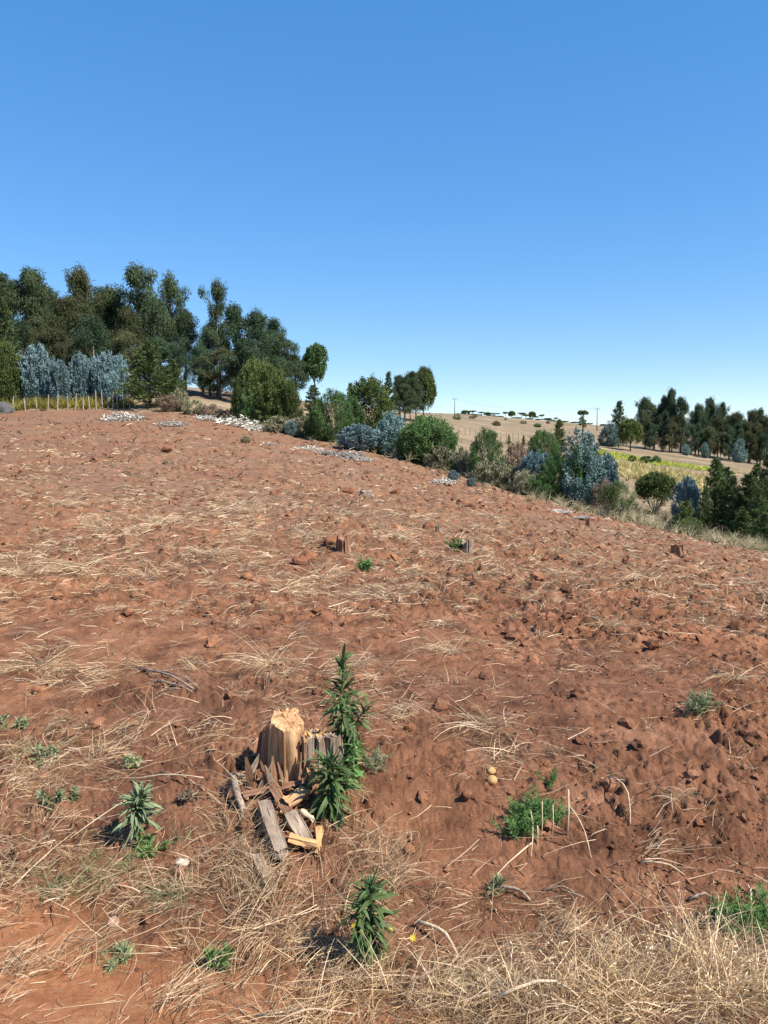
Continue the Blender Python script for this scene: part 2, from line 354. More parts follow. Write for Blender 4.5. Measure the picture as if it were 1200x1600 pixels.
M['wood'] = wood_material('fresh_split_wood', (.27, .125, .05), (.46, .255, .118), (.60, .39, .21), .38)
M['greywood'] = wood_material('weathered_wood', (.14, .10, .07), (.27, .20, .145), (.40, .32, .24), .44)
M['brownwood'] = wood_material('dark_rotten_wood', (.13, .06, .032), (.24, .12, .065), (.36, .20, .11), .36)
M['chip'] = wood_material('orange_wood_chip', (.38, .20, .075), (.54, .33, .14), (.68, .46, .23), .3)

# ------------------------------------------------------------------ ground: one sheet in three named pieces sharing their rims
def build_ground():
    th_f = np.radians(np.linspace(-43, 43, 640))
    th_c = np.radians(np.linspace(43, 317, 60))[1:-1]
    th = np.concatenate([th_f, th_c]); nt_ = len(th)
    r = np.concatenate([[.25, .6, 1.0, 1.35], np.exp(np.linspace(math.log(1.65), math.log(5), 215)), np.exp(np.linspace(math.log(5), math.log(20), 340))[1:], np.exp(np.linspace(math.log(20), math.log(62), 115))[1:], np.exp(np.linspace(math.log(62), math.log(4000), 70))[1:]])
    R, T = np.meshgrid(r, th, indexing='ij'); X = R*np.sin(T); Y = R*np.cos(T)
    Z = gz(X.ravel(), Y.ravel()).reshape(X.shape)
    V = np.stack([X, Y, Z], 2).reshape(-1, 3); nr = len(r)
    V = np.vstack([V, [[0, 0, 0.0]]])
    x, y = V[:, 0], V[:, 1]; f = field_mask(x, y); t = track_mask(x, y)
    rr = np.hypot(x, y)
    lit = sstep(7, 16, rr)*f*(.55+.45*sstep(-.3, .3, perlin(x*.25, y*.25)))
    i, j = np.meshgrid(np.arange(nr-1), np.arange(nt_), indexing='ij'); j2 = (j+1) % nt_
    F = np.stack([i*nt_+j, i*nt_+j2, (i+1)*nt_+j2, (i+1)*nt_+j], 2).reshape(-1, 4)[:, ::-1]
    cx = V[F].mean(1); fm = field_mask(cx[:, 0], cx[:, 1]); tm = track_mask(cx[:, 0], cx[:, 1])
    cls = np.where(fm < .5, 2, np.where(tm > .5, 1, 0))
    names = ['ploughed_field', 'dirt_track', 'grass_hillside']
    for k in range(3):
        Fk = F[cls == k]; idx, inv = np.unique(Fk, return_inverse=True); inv = inv.reshape(Fk.shape)
        me = mesh_np(names[k], V[idx], inv, M['ground'], smooth=True, attrs={'litter': lit[idx], 'grass': (1-f)[idx], 'track': t[idx]})
        o = link(names[k], me); o['kind'] = 'structure'
    # the spot under the camera
    c = nr*nt_
    V2 = np.vstack([V[:nt_], V[c:c+1]]); F2 = np.stack([np.arange(nt_), np.full(nt_, nt_), (np.arange(nt_)+1) % nt_], 1)
    me = mesh_np('dirt_track', V2, F2, M['ground'], smooth=True, attrs={'litter': np.zeros(nt_+1), 'grass': np.zeros(nt_+1), 'track': np.ones(nt_+1)})
    o = link('dirt_track', me); o['kind'] = 'structure'
build_ground()

# ------------------------------------------------------------------ foliage building blocks
def leaf_quads(P, Dr, L, Wd, rnd, roll=None, r=rs):
    """diamond leaves: P base, Dr direction"""
    n = len(P); Dr = norm(Dr); q = norm(np.cross(Dr, r.randn(n, 3))); nn = np.cross(Dr, q)
    L = np.broadcast_to(np.asarray(L, float), (n,))[:, None]; Wd = np.broadcast_to(np.asarray(Wd, float), (n,))[:, None]
    m = P+Dr*L*.45+nn*L*.06
    V = np.stack([P, m+q*Wd*.5, P+Dr*L, m-q*Wd*.5], 1).reshape(-1, 3)
    F = np.arange(4*n).reshape(n, 4); return V, F, np.repeat(rnd, 4)
def ribbons(P, az, L, Wd, rnd, el0, curl, segs=3, r=rs, side=None):
    """bent blades: start P, heading az, start elevation el0, elevation change curl along length, sideways bend side"""
    n = len(P); pts = [P]; el = el0.copy(); a = az.copy(); side = np.zeros(n) if side is None else side
    for s in range(segs):
        d = np.stack([np.cos(el)*np.sin(a), np.cos(el)*np.cos(a), np.sin(el)], 1)
        pts.append(pts[-1]+d*(L/segs)[:, None]); el = el+curl/segs; a = a+side/segs
    return pts
def ribbon_mesh(pts, Wd, rnd, r=rs, taper=.35):
    n = len(pts[0]); k = len(pts); q = r.randn(n, 3); q[:, 2] *= .4
    d = norm(pts[-1]-pts[0]); q = norm(np.cross(d, q)); V = np.empty((n, k, 2, 3))
    for i, p in enumerate(pts):
        w = Wd*(1-(1-taper)*i/(k-1))*.5; V[:, i, 0] = p+q*w[:, None]; V[:, i, 1] = p-q*w[:, None]
    V = V.reshape(-1, 3); b = (np.arange(n)*k*2)[:, None]
    F = np.concatenate([np.stack([b[:, 0]+2*i, b[:, 0]+2*i+1, b[:, 0]+2*i+3, b[:, 0]+2*i+2], 1) for i in range(k-1)])
    return V, F, np.repeat(rnd, k*2)
def cat_mesh(name, parts, mat):
    o = 0; Vs = []; Fs = []; Rs = []
    for V, F, R in parts: Vs.append(V); Fs.append(F+o); Rs.append(R); o += len(V)
    return mesh_np(name, np.vstack(Vs), np.vstack(Fs), mat, np.concatenate(Rs))

def euc_proto(seed, H=11.0, W=4.2, lo=.28, airy=False, mat='euc', dens=1.0):
    r = np.random.RandomState(seed); parts = []
    lean = r.randn(2)*.03*H; path = []
    for t in np.linspace(0, .93, 8): path.append((lean[0]*t*t+.05*math.sin(t*7+seed), lean[1]*t*t+.05*math.cos(t*6+seed), H*t))
    tubes = [tube(path, [H*.016*(1-.85*t)+.01 for t in np.linspace(0, 1, 8)], 7)]
    C = []; Rr = []; nl = 23 if not airy else 15
    for i in range(nl):
        t = lo+(.95-lo)*(i+.5*r.rand())/nl; az = i*2.4+r.rand()*.9; el = math.radians(r.uniform(32, 62))
        prof = math.sin(math.pi*min(1, max(.12, (t-lo)/(1.0-lo))*.82+.2))**.8
        L = W*.64*prof*r.uniform(.5, 1.15)
        if airy: L *= r.uniform(.5, 1.15)
        k = t/.93*7; i0 = min(6, int(k)); b = np.array(path[i0])*(1-(k-i0))+np.array(path[i0+1])*(k-i0)
        d = np.array([math.cos(el)*math.cos(az), math.cos(el)*math.sin(az), math.sin(el)])
        p1 = b+d*L*.55; p2 = b+d*L+np.array([0, 0, L*.12])
        tubes.append(tube([b, p1, p2], [H*.005, H*.0035, .012], 5, False))
        for c in range(6 if not airy else 5):
            s = r.uniform(.4, 1.08); C.append(b+(p2-b)*s+r.randn(3)*np.array([.3, .3, .25])*W*.13); Rr.append(r.uniform(.032, .072)*H*(1 if not airy else .85))
    for c in range(5 if not airy else 3): C.append(np.array(path[-1])+r.randn(3)*np.array([.3, .3, .25])*W*.12+np.array([0, 0, .02*H])); Rr.append(r.uniform(.05, .075)*H)
    for c, rc in zip(C, Rr):
        n = int(150*dens*(rc/(.065*H))**2)
        q = r.randn(n, 3); q = norm(q)*(r.rand(n, 1)**.4); tone = r.uniform(0, .75)
        P = c+q*rc*np.array([.85, .85, 1.45])*r.uniform(.75, 1.25, 3)
        D = np.stack([r.randn(n)*.5, r.randn(n)*.5, -np.abs(r.randn(n))*.8-.35], 1)+q*.5
        # outer and upper sprays carry the browner tips
        parts.append(leaf_quads(P, D, r.uniform(.18, .40, n)*H/11, r.uniform(.05, .10, n)*H/11, np.clip(tone*.6+.35*r.rand(n)+.12*q[:, 2], 0, 1), r=r))
    return [('trunk', mesh_py('trunk', *join(tubes), M['bark'], True)), ('crown', cat_mesh('crown', parts, M[mat]))], H, W
def cypress_proto(seed, H=4.0, W=3.0, mat='cyp', nb=110, power=.8, spray=.17, base=.02, droop=.25):
    r = np.random.RandomState(seed); parts = []
    tubes = [tube([(0, 0, 0), (.02, .01, H*.5), (0, .03, H*.98)], [H*.018, H*.011, .006], 6)]
    for i in range(nb):
        t = base+(1-base)*(i+r.rand())/nb; az = i*2.4+r.randn()*.3; L = W*.5*((1-t)**power)*r.uniform(.7, 1.15)+.04*W*r.rand()
        el = math.radians(r.uniform(8, 38)); d = np.array([math.cos(el)*math.cos(az), math.cos(el)*math.sin(az), math.sin(el)])
        b = np.array([0, 0, H*t*.97]); e = b+d*L
        if i % 3 == 0: tubes.append(tube([b, b+d*L*.9], [H*.005, .004], 4, False))
        n = int(22+65*L/(W*.5)); s = r.rand(n)**.7
        P = b+np.outer(s*L, d)+np.stack([np.zeros(n), np.zeros(n), -droop*(s*L)**2/W+.06*W*np.sin(s*3)*.3], 1)+r.randn(n, 3)*.022*W*np.array([1, 1, .8])
        D = d+r.randn(n, 3)*np.array([.55, .55, .3]); D[:, 2] += .18-.25*r.rand(n)
        parts.append(leaf_quads(P, D, r.uniform(.6, 1.3, n)*spray, r.uniform(.25, .42, n)*spray, np.clip(.15+.6*s*r.rand(n)+.25*r.rand(), 0, 1), r=r))
    return [('trunk', mesh_py('trunk', *join(tubes), M['darkbark'], True)), ('crown', cat_mesh('crown', parts, M[mat]))], H, W
def shoot_proto(seed, H=2.6, W=2.2, mat='bush', ns=75, per=95, leaf=(.09, .045), base=.05, bulge=.42, up=.6, stems=6, trunk_h=0., bark='darkbark', spread=.5, lobes=4):
    """rounded shrub: upright shoots that reach an uneven shell and carry leaves along their outer part"""
    r = np.random.RandomState(seed); parts = []; tubes = []
    if trunk_h > 0: tubes.append(tube([(0, 0, 0), (.02*W, 0, trunk_h*.6), (0, .01*W, trunk_h+.1*H)], [.035*W, .026*W, .02*W], 6))
    for i in range(stems):
        a = i*2*math.pi/stems+r.rand(); z0 = trunk_h*.9
        e = np.array([math.cos(a)*W*.33, math.sin(a)*W*.33, z0+(H-z0)*r.uniform(.45, .7)]); m = np.array([math.cos(a)*W*.12, math.sin(a)*W*.12, z0+(H-z0)*.22])
        tubes.append(tube([(0, 0, z0*.95), m, e], [.016*W, .012*W, .005*W], 5, False))
    lob = norm(r.randn(lobes, 3)); lr = r.uniform(.0, .22, lobes); ns = int(ns*1.75); leaf = (leaf[0]*1.12, leaf[1]*1.2)
    for i in range(ns):
        q = r.randn(3); q[2] = q[2] if (q[2] > -.5 or base < .15) else -q[2]; q /= np.linalg.norm(q)
        k = 1+sum(lr[j]*max(0, q@lob[j])**4 for j in range(lobes))-.12*r.rand()
        z0 = base*H; hh = H-z0
        tip = np.array([q[0]*W*.5*k, q[1]*W*.5*k, z0+hh*bulge+q[2]*hh*(1-bulge if q[2] > 0 else bulge)*k*.95])
        root = np.array([tip[0]*spread*1.1, tip[1]*spread*1.1, max(z0*.6, tip[2]-hh*r.uniform(.12, .34))])
        d = tip-root; ln = np.linalg.norm(d); n = per; s = .15+.85*r.rand(n)**.75
        P = root+np.outer(s, d)+r.randn(n, 3)*.055*W*(1.15-s[:, None]*.7)
        D = norm(r.randn(n, 3))+np.array([0, 0, up])*.6+d/ln*up
        tone = r.rand()
        parts.append(leaf_quads(P, D, r.uniform(.6, 1.25, n)*leaf[0], r.uniform(.7, 1.2, n)*leaf[1], np.clip(.5*tone+.2*s+.3*r.rand(n), 0, 1), r=r))
        if i % 4 == 0: tubes.append(tube([root, tip], [.006*W, .003*W], 4, False))
    return [('stem', mesh_py('stem', *join(tubes), M[bark], True)), ('foliage', cat_mesh('foliage', parts, M[mat]))], H, W
def umbrella_proto(seed, H=7.0, W=7.0, tall=False):
    r = np.random.RandomState(seed); parts = []; tubes = [tube([(0, 0, 0), (.1, 0, H*.4), (0, .1, H*.75)], [.2, .16, .1], 6)]
    C = []
    for i in range(9):
        a = i*2.4; rad = W*.38*math.sqrt(r.rand()); c = np.array([math.cos(a)*rad, math.sin(a)*rad, H*(.80+.1*r.rand())-rad*.12]); C.append((c, W*.17, .75))
        tubes.append(tube([(0, 0, H*.5), c], [.08, .03], 4, False))
    if tall: C += [(np.array([r.randn()*.12*W, r.randn()*.12*W, H*t]), W*.2, 1.0) for t in (.3, .38, .46, .54)]
    for c, rc, fl in C:
        n = 170; q = norm(r.randn(n, 3))*(r.rand(n, 1)**.4)
        parts.append(leaf_quads(c+q*rc*np.array([1, 1, fl]), q+r.randn(n, 3)*.6, r.uniform(.3, .6, n), r.uniform(.15, .3, n), r.rand(n), r=r))
    return [('trunk', mesh_py('trunk', *join(tubes), M['darkbark'], True)), ('crown', cat_mesh('crown', parts, M['cyp']))], H, W

PR = {
 'euc': [euc_proto(11), euc_proto(12, lo=.2), euc_proto(13, W=4.8)],
 'eucb': [euc_proto(21, mat='eucb', lo=.15), euc_proto(22, mat='eucb', W=4.8, lo=.2)],
 'eucg': [euc_proto(31, mat='eucg', lo=.12), euc_proto(32, mat='eucg', lo=.1, W=3.8)],
 'eucair': [euc_proto(41, airy=True, lo=.4, W=4.0), euc_proto(42, airy=True, lo=.35, W=4.6)],
 'under': [euc_proto(51, H=11, W=6.0, lo=.06, mat='eucg'), euc_proto(52, H=11, W=6.0, lo=.06, mat='eucb')],
 'cyp': [cypress_proto(61), cypress_proto(62, W=3.4), cypress_proto(63, W=2.6, power=.65)],
 'cypo': [cypress_proto(66, H=2.2, W=2.2, mat='cypo', nb=70, spray=.14, power=.6)],
 'conifer': [cypress_proto(71, H=6, W=3, nb=70, power=1.0, spray=.25, droop=.1)],
 'blue': [shoot_proto(81, mat='blue', leaf=(.105, .075), up=.9, ns=80, per=80), shoot_proto(82, mat='blue', leaf=(.105, .075), up=.9, ns=90, per=75, lobes=6)],
 'bluegreen': [shoot_proto(86, mat='bluegreen', leaf=(.12, .06), H=3.2, W=2.4, up=.5, bulge=.36, lobes=6), shoot_proto(87, mat='bluegreen', leaf=(.12, .06), H=3.2, W=2.6, up=.5, lobes=6)],
 'bush': [shoot_proto(91, ns=95, per=85, lobes=6, leaf=(.11, .04)), shoot_proto(92, ns=95, per=85, lobes=7, bulge=.36, leaf=(.11, .04)), shoot_proto(93, ns=90, per=85, lobes=6, bulge=.34, up=1., leaf=(.12, .03))],
 'olive': [shoot_proto(96, H=5, W=4.6, mat='olive', ns=120, per=85, leaf=(.2, .08), lobes=8), shoot_proto(97, H=5, W=4.2, mat='olive', ns=120, per=85, leaf=(.2, .08), lobes=8, bulge=.36)],
 'pine': [shoot_proto(101, H=2.2, W=1.8, mat='bush', ns=95, per=100, leaf=(.12, .018), up=1.6, lobes=5, base=.02)],
 'round': [shoot_proto(106, H=2.0, W=2.1, mat='olive', ns=90, per=75, leaf=(.10, .05), base=.42, bulge=.35, up=.7, stems=16, bark='bark', lobes=3)],
 'roundtree': [shoot_proto(108, H=5.0, W=4.4, mat='olive', ns=110, per=85, leaf=(.22, .10), base=.2, bulge=.45, trunk_h=1.2, lobes=3)],
 'lolli': [shoot_proto(109, H=6.0, W=3.0, mat='bush', ns=95, per=75, leaf=(.22, .10), base=.38, bulge=.42, trunk_h=2.6, lobes=4, bark='darkbark')],
 'sapling': [shoot_proto(111, H=1.6, W=1.7, mat='cypo', ns=30, per=60, leaf=(.11, .02), base=.3, bulge=.4, up=.3, trunk_h=.45, lobes=6, bark='bark')],
 'grey': [shoot_proto(116, H=1.0, W=1.5, mat='greyshrub', ns=45, per=60, leaf=(.09, .05), lobes=6), shoot_proto(117, H=1.0, W=1.6, mat='greyshrub', ns=40, per=60, leaf=(.09, .05), lobes=7)],
 'dry': [shoot_proto(121, H=1.0, W=1.4, mat='dryshrub', ns=45, per=50, leaf=(.08, .03), lobes=6)],
 'umb': [umbrella_proto(126), umbrella_proto(127, W=6, H=7.5), umbrella_proto(128, H=6, W=8)],
 'umbtall': [umbrella_proto(129, H=9, W=3.6, tall=True)],
}
NAMES = dict(euc='eucalyptus_tree', eucb='eucalyptus_tree', eucg='eucalyptus_tree', eucair='eucalyptus_tree', under='eucalyptus_tree', cyp='cypress_tree', cypo='cypress_shrub', conifer='conifer_tree',
 blue='blue_gum_bush', bluegreen='blue_gum_bush', bush='green_bush', olive='olive_green_tree', pine='young_pine', round='round_bush', roundtree='round_tree', lolli='round_crowned_tree', sapling='sapling', grey='grey_shrub', dry='dry_shrub', umb='umbrella_tree', umbtall='umbrella_tree')
CATS = dict(cypo='shrub', blue='bush', bluegreen='bush', bush='bush', pine='pine', round='bush', sapling='sapling', grey='shrub', dry='shrub')
_cnt = {}
def plant(kind, px, top, D, wpx, label, group=None, base=None, var=None):
    """stand a tree so its crown reaches the photographed height"""
    p = spot(px, D)
    if base is not None: h = (base-top)/1200*D
    else: h = at(px, top, D)[2]-p.z
    c = _cnt.get(kind, 0); _cnt[kind] = c+1
    parts, H, W = PR[kind][(c if var is None else var) % len(PR[kind])]
    o = thing(NAMES[kind], label, CATS.get(kind, 'tree'), p-Vector((0, 0, .05)), c*1.7+px*.37, group)
    w = wpx/1200*D; sz = h/H; sx = w/W; o.scale = (sx, sx*(.92+.16*((c*37) % 10)/10), sz)
    for n, me in parts: link(n, me, o)
    return o

# left belt above the fence
G1 = 'eucalyptus belt above the post fence'
LB = 'tall dark eucalyptus in the belt above the post fence'
LBR = 'brown-tinged broad eucalyptus in the belt above the post fence'
for k, px, top, D, w in [('euc', -34, 383, 66, 70), ('euc', 8, 432, 78, 80), ('euc', 52, 428, 70, 84), ('euc', 84, 456, 76, 80),
                         ('euc', 176, 452, 72, 70), ('euc', 160, 470, 80, 80), ('euc', 252, 470, 78, 90),
                         ('euc', 292, 488, 68, 50)]:
    plant(k, px, top, D, w, LB, G1)
for k, px, top, D, w in [('eucb', 132, 424, 70, 76), ('eucb', 112, 470, 66, 70), ('eucb', 205, 484, 64, 62), ('eucb', 66, 500, 64, 60)]:
    plant(k, px, top, D, w, LBR, G1)
plant('eucair', 220, 417, 70, 88, 'tallest airy eucalyptus with sky between its branches, above the blue bushes', G1)
plant('eucair', 270, 432, 68, 66, 'domed airy eucalyptus with bare pale trunk, next to the tallest one', G1)
plant('eucair', 342, 441, 66, 50, 'slender spire-topped eucalyptus rising alone right of the sky gap', G1)
LG = 'grey-green eucalyptus in the belt end beside the slender spire-topped one'
for px, top, D, w in [(330, 505, 66, 50), (372, 478, 67, 56), (402, 490, 66, 62), (425, 500, 70, 50), (318, 540, 64, 36), (385, 530, 62, 60)]:
    plant('eucg', px, top, D, w, LG, G1)
plant('euc', 441, 524, 68, 50, 'short dark eucalyptus stepping down towards the end of the belt', G1)
plant('euc', 463, 556, 69, 44, 'lowest dark eucalyptus at the very end of the belt', G1)
LU = 'low leafy eucalyptus regrowth filling the foot of the belt'
for i, (px, top, D, w) in enumerate([(40, 505, 63, 80), (95, 515, 64, 90), (150, 500, 62, 90), (205, 520, 62, 80), (255, 530, 64, 80), (120, 530, 61, 60), (285, 545, 63, 50), (345, 545, 64, 80), (440, 560, 66, 60)]):
    plant('under', px, top, D, w, LU, G1)
plant('cyp', 12, 468, 60, 80, 'dark layered cypress behind the yellow-green bush at the fence', None)
plant('olive', 10, 532, 57, 66, 'yellow-green bush beside the fence, under the layered cypress')
LBL = 'pale blue gum bush in the row behind the post fence'
for px, top, D, w in [(62, 533, 57.5, 46), (82, 556, 57, 26), (99, 560, 56.3, 30), (129, 547, 57, 36), (146, 556, 58, 30), (166, 546, 57, 38), (189, 551, 56.5, 32), (176, 578, 55.3, 30)]:
    plant('blue', px, top, D, w, LBL, 'blue gums behind the fence')
plant('cyp', 236, 535, 53.2, 118, 'dark green wide cypress at the end of the post fence', None, var=1)
plant('cyp', 272, 560, 54.5, 56, 'smaller dark cypress touching the wide cypress at the fence end', None, var=0)
plant('dry', 268, 615, 51.5, 44, 'brown dry shrub at the foot of the wide cypress')
plant('grey', 283, 607, 52, 30, 'pale grey shrub between the cypress and the brown grass bank')
plant('dry', 332, 630, 49.5, 34, 'brown twiggy shrub on the dry grass bank')
plant('grey', 305, 628, 50, 36, 'greyish green shrub at the foot of the dry grass bank')
plant('dry', 362, 636, 48.5, 26, 'small dark dry shrub left of the big olive tree')
plant('olive', 402, 554, 47.8, 58, 'big olive-green tree at the field edge')
plant('olive', 428, 572, 47.2, 56, 'lower olive-green tree merging with the big one')
plant('olive', 450, 592, 46.6, 46, 'lowest olive-green tree stepping down to the hedge')
plant('cypo', 416, 600, 46.4, 50, 'olive cypress shrub under the merged olive-green trees')
plant('olive', 384, 584, 47.4, 40, 'short olive-green tree leaning on the left of the big one')
plant('bush', 392, 598, 47, 40, 'dark green bush under the big olive tree', var=1)
plant('lolli', 492, 541, 72, 35, 'round-crowned tree on a bare trunk standing alone after the belt')
plant('cyp', 490, 600, 50, 46, 'small dark cypress under the round-crowned tree', None, var=2)
plant('grey', 440, 650, 45.2, 60, 'pale low shrub in front of the olive-green trees', None)
plant('grey', 472, 655, 44.5, 44, 'pale low shrub between the olive trees and the green hedge')
plant('bush', 521, 611, 43, 62, 'green pointed bush at the start of the hedge', var=2)
plant('bush', 498, 640, 43.5, 44, 'low green bush leaning on the green pointed bush', var=0)
plant('cyp', 548, 597, 50, 30, 'thin dark cypress spire behind the hedge', None, var=2)
plant('olive', 577, 585, 46, 74, 'tall olive hedge tree between two dark conifers')
plant('bush', 552, 618, 44.5, 40, 'dark green bush below the thin cypress spire', var=1)
plant('conifer', 607, 579, 56, 46, 'pointed conifer with tiered branches behind the hedge')
LFB = 'dark eucalyptus in the small far clump behind the hedge'
for px, top, D, w in [(625, 588, 100, 34), (641, 583, 98, 36), (650, 592, 96, 34), (632, 602, 95, 40)]:
    plant('euc', px, top, D, w, LFB, 'far clump behind the hedge')
plant('roundtree', 661, 575, 99, 40, 'round-topped tree overhanging the right of the far clump')
plant('blue', 562, 660, 38.6, 60, 'bright silvery blue gum bush against the green hedge', None)
plant('bluegreen', 612, 640, 39.2, 56, 'blue-green bush between the silvery bush and the dark green bush')
plant('bush', 668, 644, 36.4, 84, 'large dark green bush at the hedge end', None, var=0)
plant('bush', 645, 660, 37, 50, 'dark green bush fused to the left of the large dark one', None, var=1)
plant('bush', 693, 664, 36.2, 40, 'green bush fused to the right of the large dark one', None, var=2)
plant('bush', 672, 664, 36.6, 52, 'dark green bush filling the middle of the large dark one', None, var=2)
plant('blue', 633, 703, 37, 30, 'tiny blue gum sprout at the foot of the large dark bush')
plant('blue', 455, 655, 44, 18, 'tiny blue gum sprout below the pale low shrubs')
plant('grey', 690, 697, 35.3, 50, 'pale leafy shrub at the foot of the large dark bush')
plant('grey', 722, 704, 34.6, 34, 'pale shrub in the gap between the two dark green bushes')
plant('bush', 760, 671, 33.6, 54, 'free-standing dark green bush above the bleached brush')
plant('grey', 783, 722, 32.2, 46, 'pale shrub at the foot of the free-standing bush')
plant('grey', 757, 724, 32.7, 36, 'low pale weeds under the free-standing bush')
plant('grey', 806, 728, 31.8, 40, 'pale shrub left of the blue gum pair')
plant('dry', 808, 690, 40, 40, 'rusty dry shrub behind the hedge near the blue gum pair')
plant('bush', 848, 668, 52, 48, 'bright green bush beyond the blue gum pair', var=0)
plant('cyp', 873, 654, 56, 42, 'dark spiky cypress beyond the bright green bush', None, var=0)
plant('blue', 832, 700, 31.3, 40, 'silvery blue gum bush next to the young pine', None)
plant('blue', 851, 704, 31.6, 32, 'second silvery blue gum bush behind the young pine', None)
plant('pine', 866, 716, 30.2, 50, 'young green pine in front of the blue gum bushes')
plant('bush', 900, 694, 30.8, 52, 'dark green bush inside the tall blue-green gum', None, var=1)
plant('bush', 922, 700, 31, 44, 'dark green bush behind the tall blue-green gum', None, var=2)
plant('bluegreen', 912, 684, 30, 70, 'tall blue-green gum bush beside the young pine')
plant('blue', 948, 703, 30.4, 40, 'blue gum bush joined to the right of the tall blue-green one', None)
plant('sapling', 972, 752, 27.2, 52, 'sparse spreading sapling in the pale grass')
plant('dry', 945, 748, 29, 36, 'low rusty undergrowth under the blue gum bush')
plant('sapling', 952, 760, 27.4, 30, 'thin little sapling under the blue gum bush')
plant('round', 1027, 738, 34, 62, 'round green bush on many bare stems by the yellow crop')
plant('blue', 1077, 741, 31, 40, 'blue gum bush between the round bush and the dark cypresses', None)
plant('cypo', 1074, 782, 26.2, 48, 'small olive cypress shrub in the pale grass', None)
plant('cypo', 1096, 812, 25.4, 30, 'knee-high olive cypress shrub beside the small one')
LDC = 'dark green cypress in the dense group beyond the pale grass'
for px, top, D, w in [(1120, 714, 30, 72), (1148, 742, 29.5, 56), (1172, 738, 28.5, 70), (1203, 705, 29, 60), (1190, 760, 27.5, 64), (1222, 740, 28, 70), (1158, 770, 28.5, 50), (1245, 720, 29, 60), (1135, 728, 31.5, 60), (1185, 722, 30.5, 66), (1105, 760, 29.2, 40), (1165, 795, 27, 50), (1200, 800, 26.2, 56)]:
    plant('cyp', px, top, D, w, LDC, 'dense cypress group')
plant('conifer', 795, 664, 96, 10, 'tiny conifer on the brown slope, beside the slope fence', base=680)
plant('conifer', 818, 663, 96, 13, 'small conifer on the brown slope, the bigger of two', base=680)
plant('umbtall', 910, 637, 240, 17, 'tall umbrella tree alone on the skyline near the pole')
# right belt
G2 = 'eucalyptus belt across the valley'
plant('cyp', 966, 627, 128, 48, 'spreading dark cypress at the near end of the valley belt', None, var=1)
plant('bluegreen', 952, 660, 126, 30, 'bluish bush under the spreading cypress of the valley belt', None)
plant('roundtree', 985, 655, 120, 38, 'rounded olive tree standing in front of the valley belt')
LV = 'dark eucalyptus in the belt across the valley'
for k, px, top, D, w in [('euc', 1008, 624, 136, 32), ('euc', 1034, 622, 140, 28), ('euc', 1046, 610, 138, 24), ('euc', 1063, 624, 136, 28), ('euc', 1087, 634, 136, 28),
                         ('euc', 1108, 624, 138, 26), ('euc', 1126, 632, 142, 22), ('euc', 1022, 640, 142, 40), ('euc', 1100, 645, 142, 40), ('euc', 1140, 652, 140, 36), ('euc', 1188, 641, 140, 26),
                         ('euc', 1210, 640, 138, 34), ('euc', 1235, 640, 138, 34)]:
    plant(k, px, top, D, w, LV, G2)
LVB = 'brownish eucalyptus in the lower end of the belt across the valley'
for px, top, D, w in [(1150, 646, 136, 34), (1172, 644, 136, 34), (1162, 660, 134, 40), (1195, 655, 134, 34)]:
    plant('eucb', px, top, D, w, LVB, G2)
LVU = 'low regrowth at the foot of the belt across the valley'
for px, top, D, w in [(1008, 648, 135, 34), (1036, 645, 135, 34), (1064, 648, 135, 34), (1092, 652, 135, 34), (1122, 652, 135, 34), (1152, 662, 134, 34), (1184, 662, 134, 34), (1015, 660, 134, 36), (1050, 660, 134, 40), (1080, 665, 134, 36), (1110, 668, 133, 40), (1140, 672, 132, 40), (1170, 675, 132, 40), (1195, 680, 131, 40)]:
    plant('under', px, top, D, w, LVU, G2)
for px, top, D, w in [(1072, 696, 130, 14), (1102, 690, 130, 12), (1155, 690, 129, 22)]:
    plant('bluegreen', px, top, D, w, 'blue-green gum sprout at the foot of the belt across the valley', G2)
# skyline trees
LSK = 'small flat-topped tree on the far skyline'
for i, (px, top, w) in enumerate([(727, 641, 14), (738, 641, 18), (752, 643, 12), (761, 644, 12), (771, 645, 20), (789, 643, 12), (799, 642, 11), (814, 644, 14), (821, 647, 16), (831, 643, 12), (837, 650, 10), (846, 647, 10), (855, 653, 14), (868, 652, 9), (888, 660, 12)]):
    plant('umb' if i % 3 else 'roundtree', px, top, 385, w, LSK if i % 3 else 'small rounded tree on the far skyline', 'skyline trees')
for px, w in ((722, 10), (733, 14), (745, 16), (766, 18), (780, 14), (806, 16), (826, 16), (841, 14), (862, 14), (880, 16), (897, 14), (920, 12), (943, 14)):
    plant('bush', px, np.interp(px, [720, 840, 940], [645, 654, 662]), 388, w, 'low dark bush in the hedge line on the far skyline', 'skyline hedge')

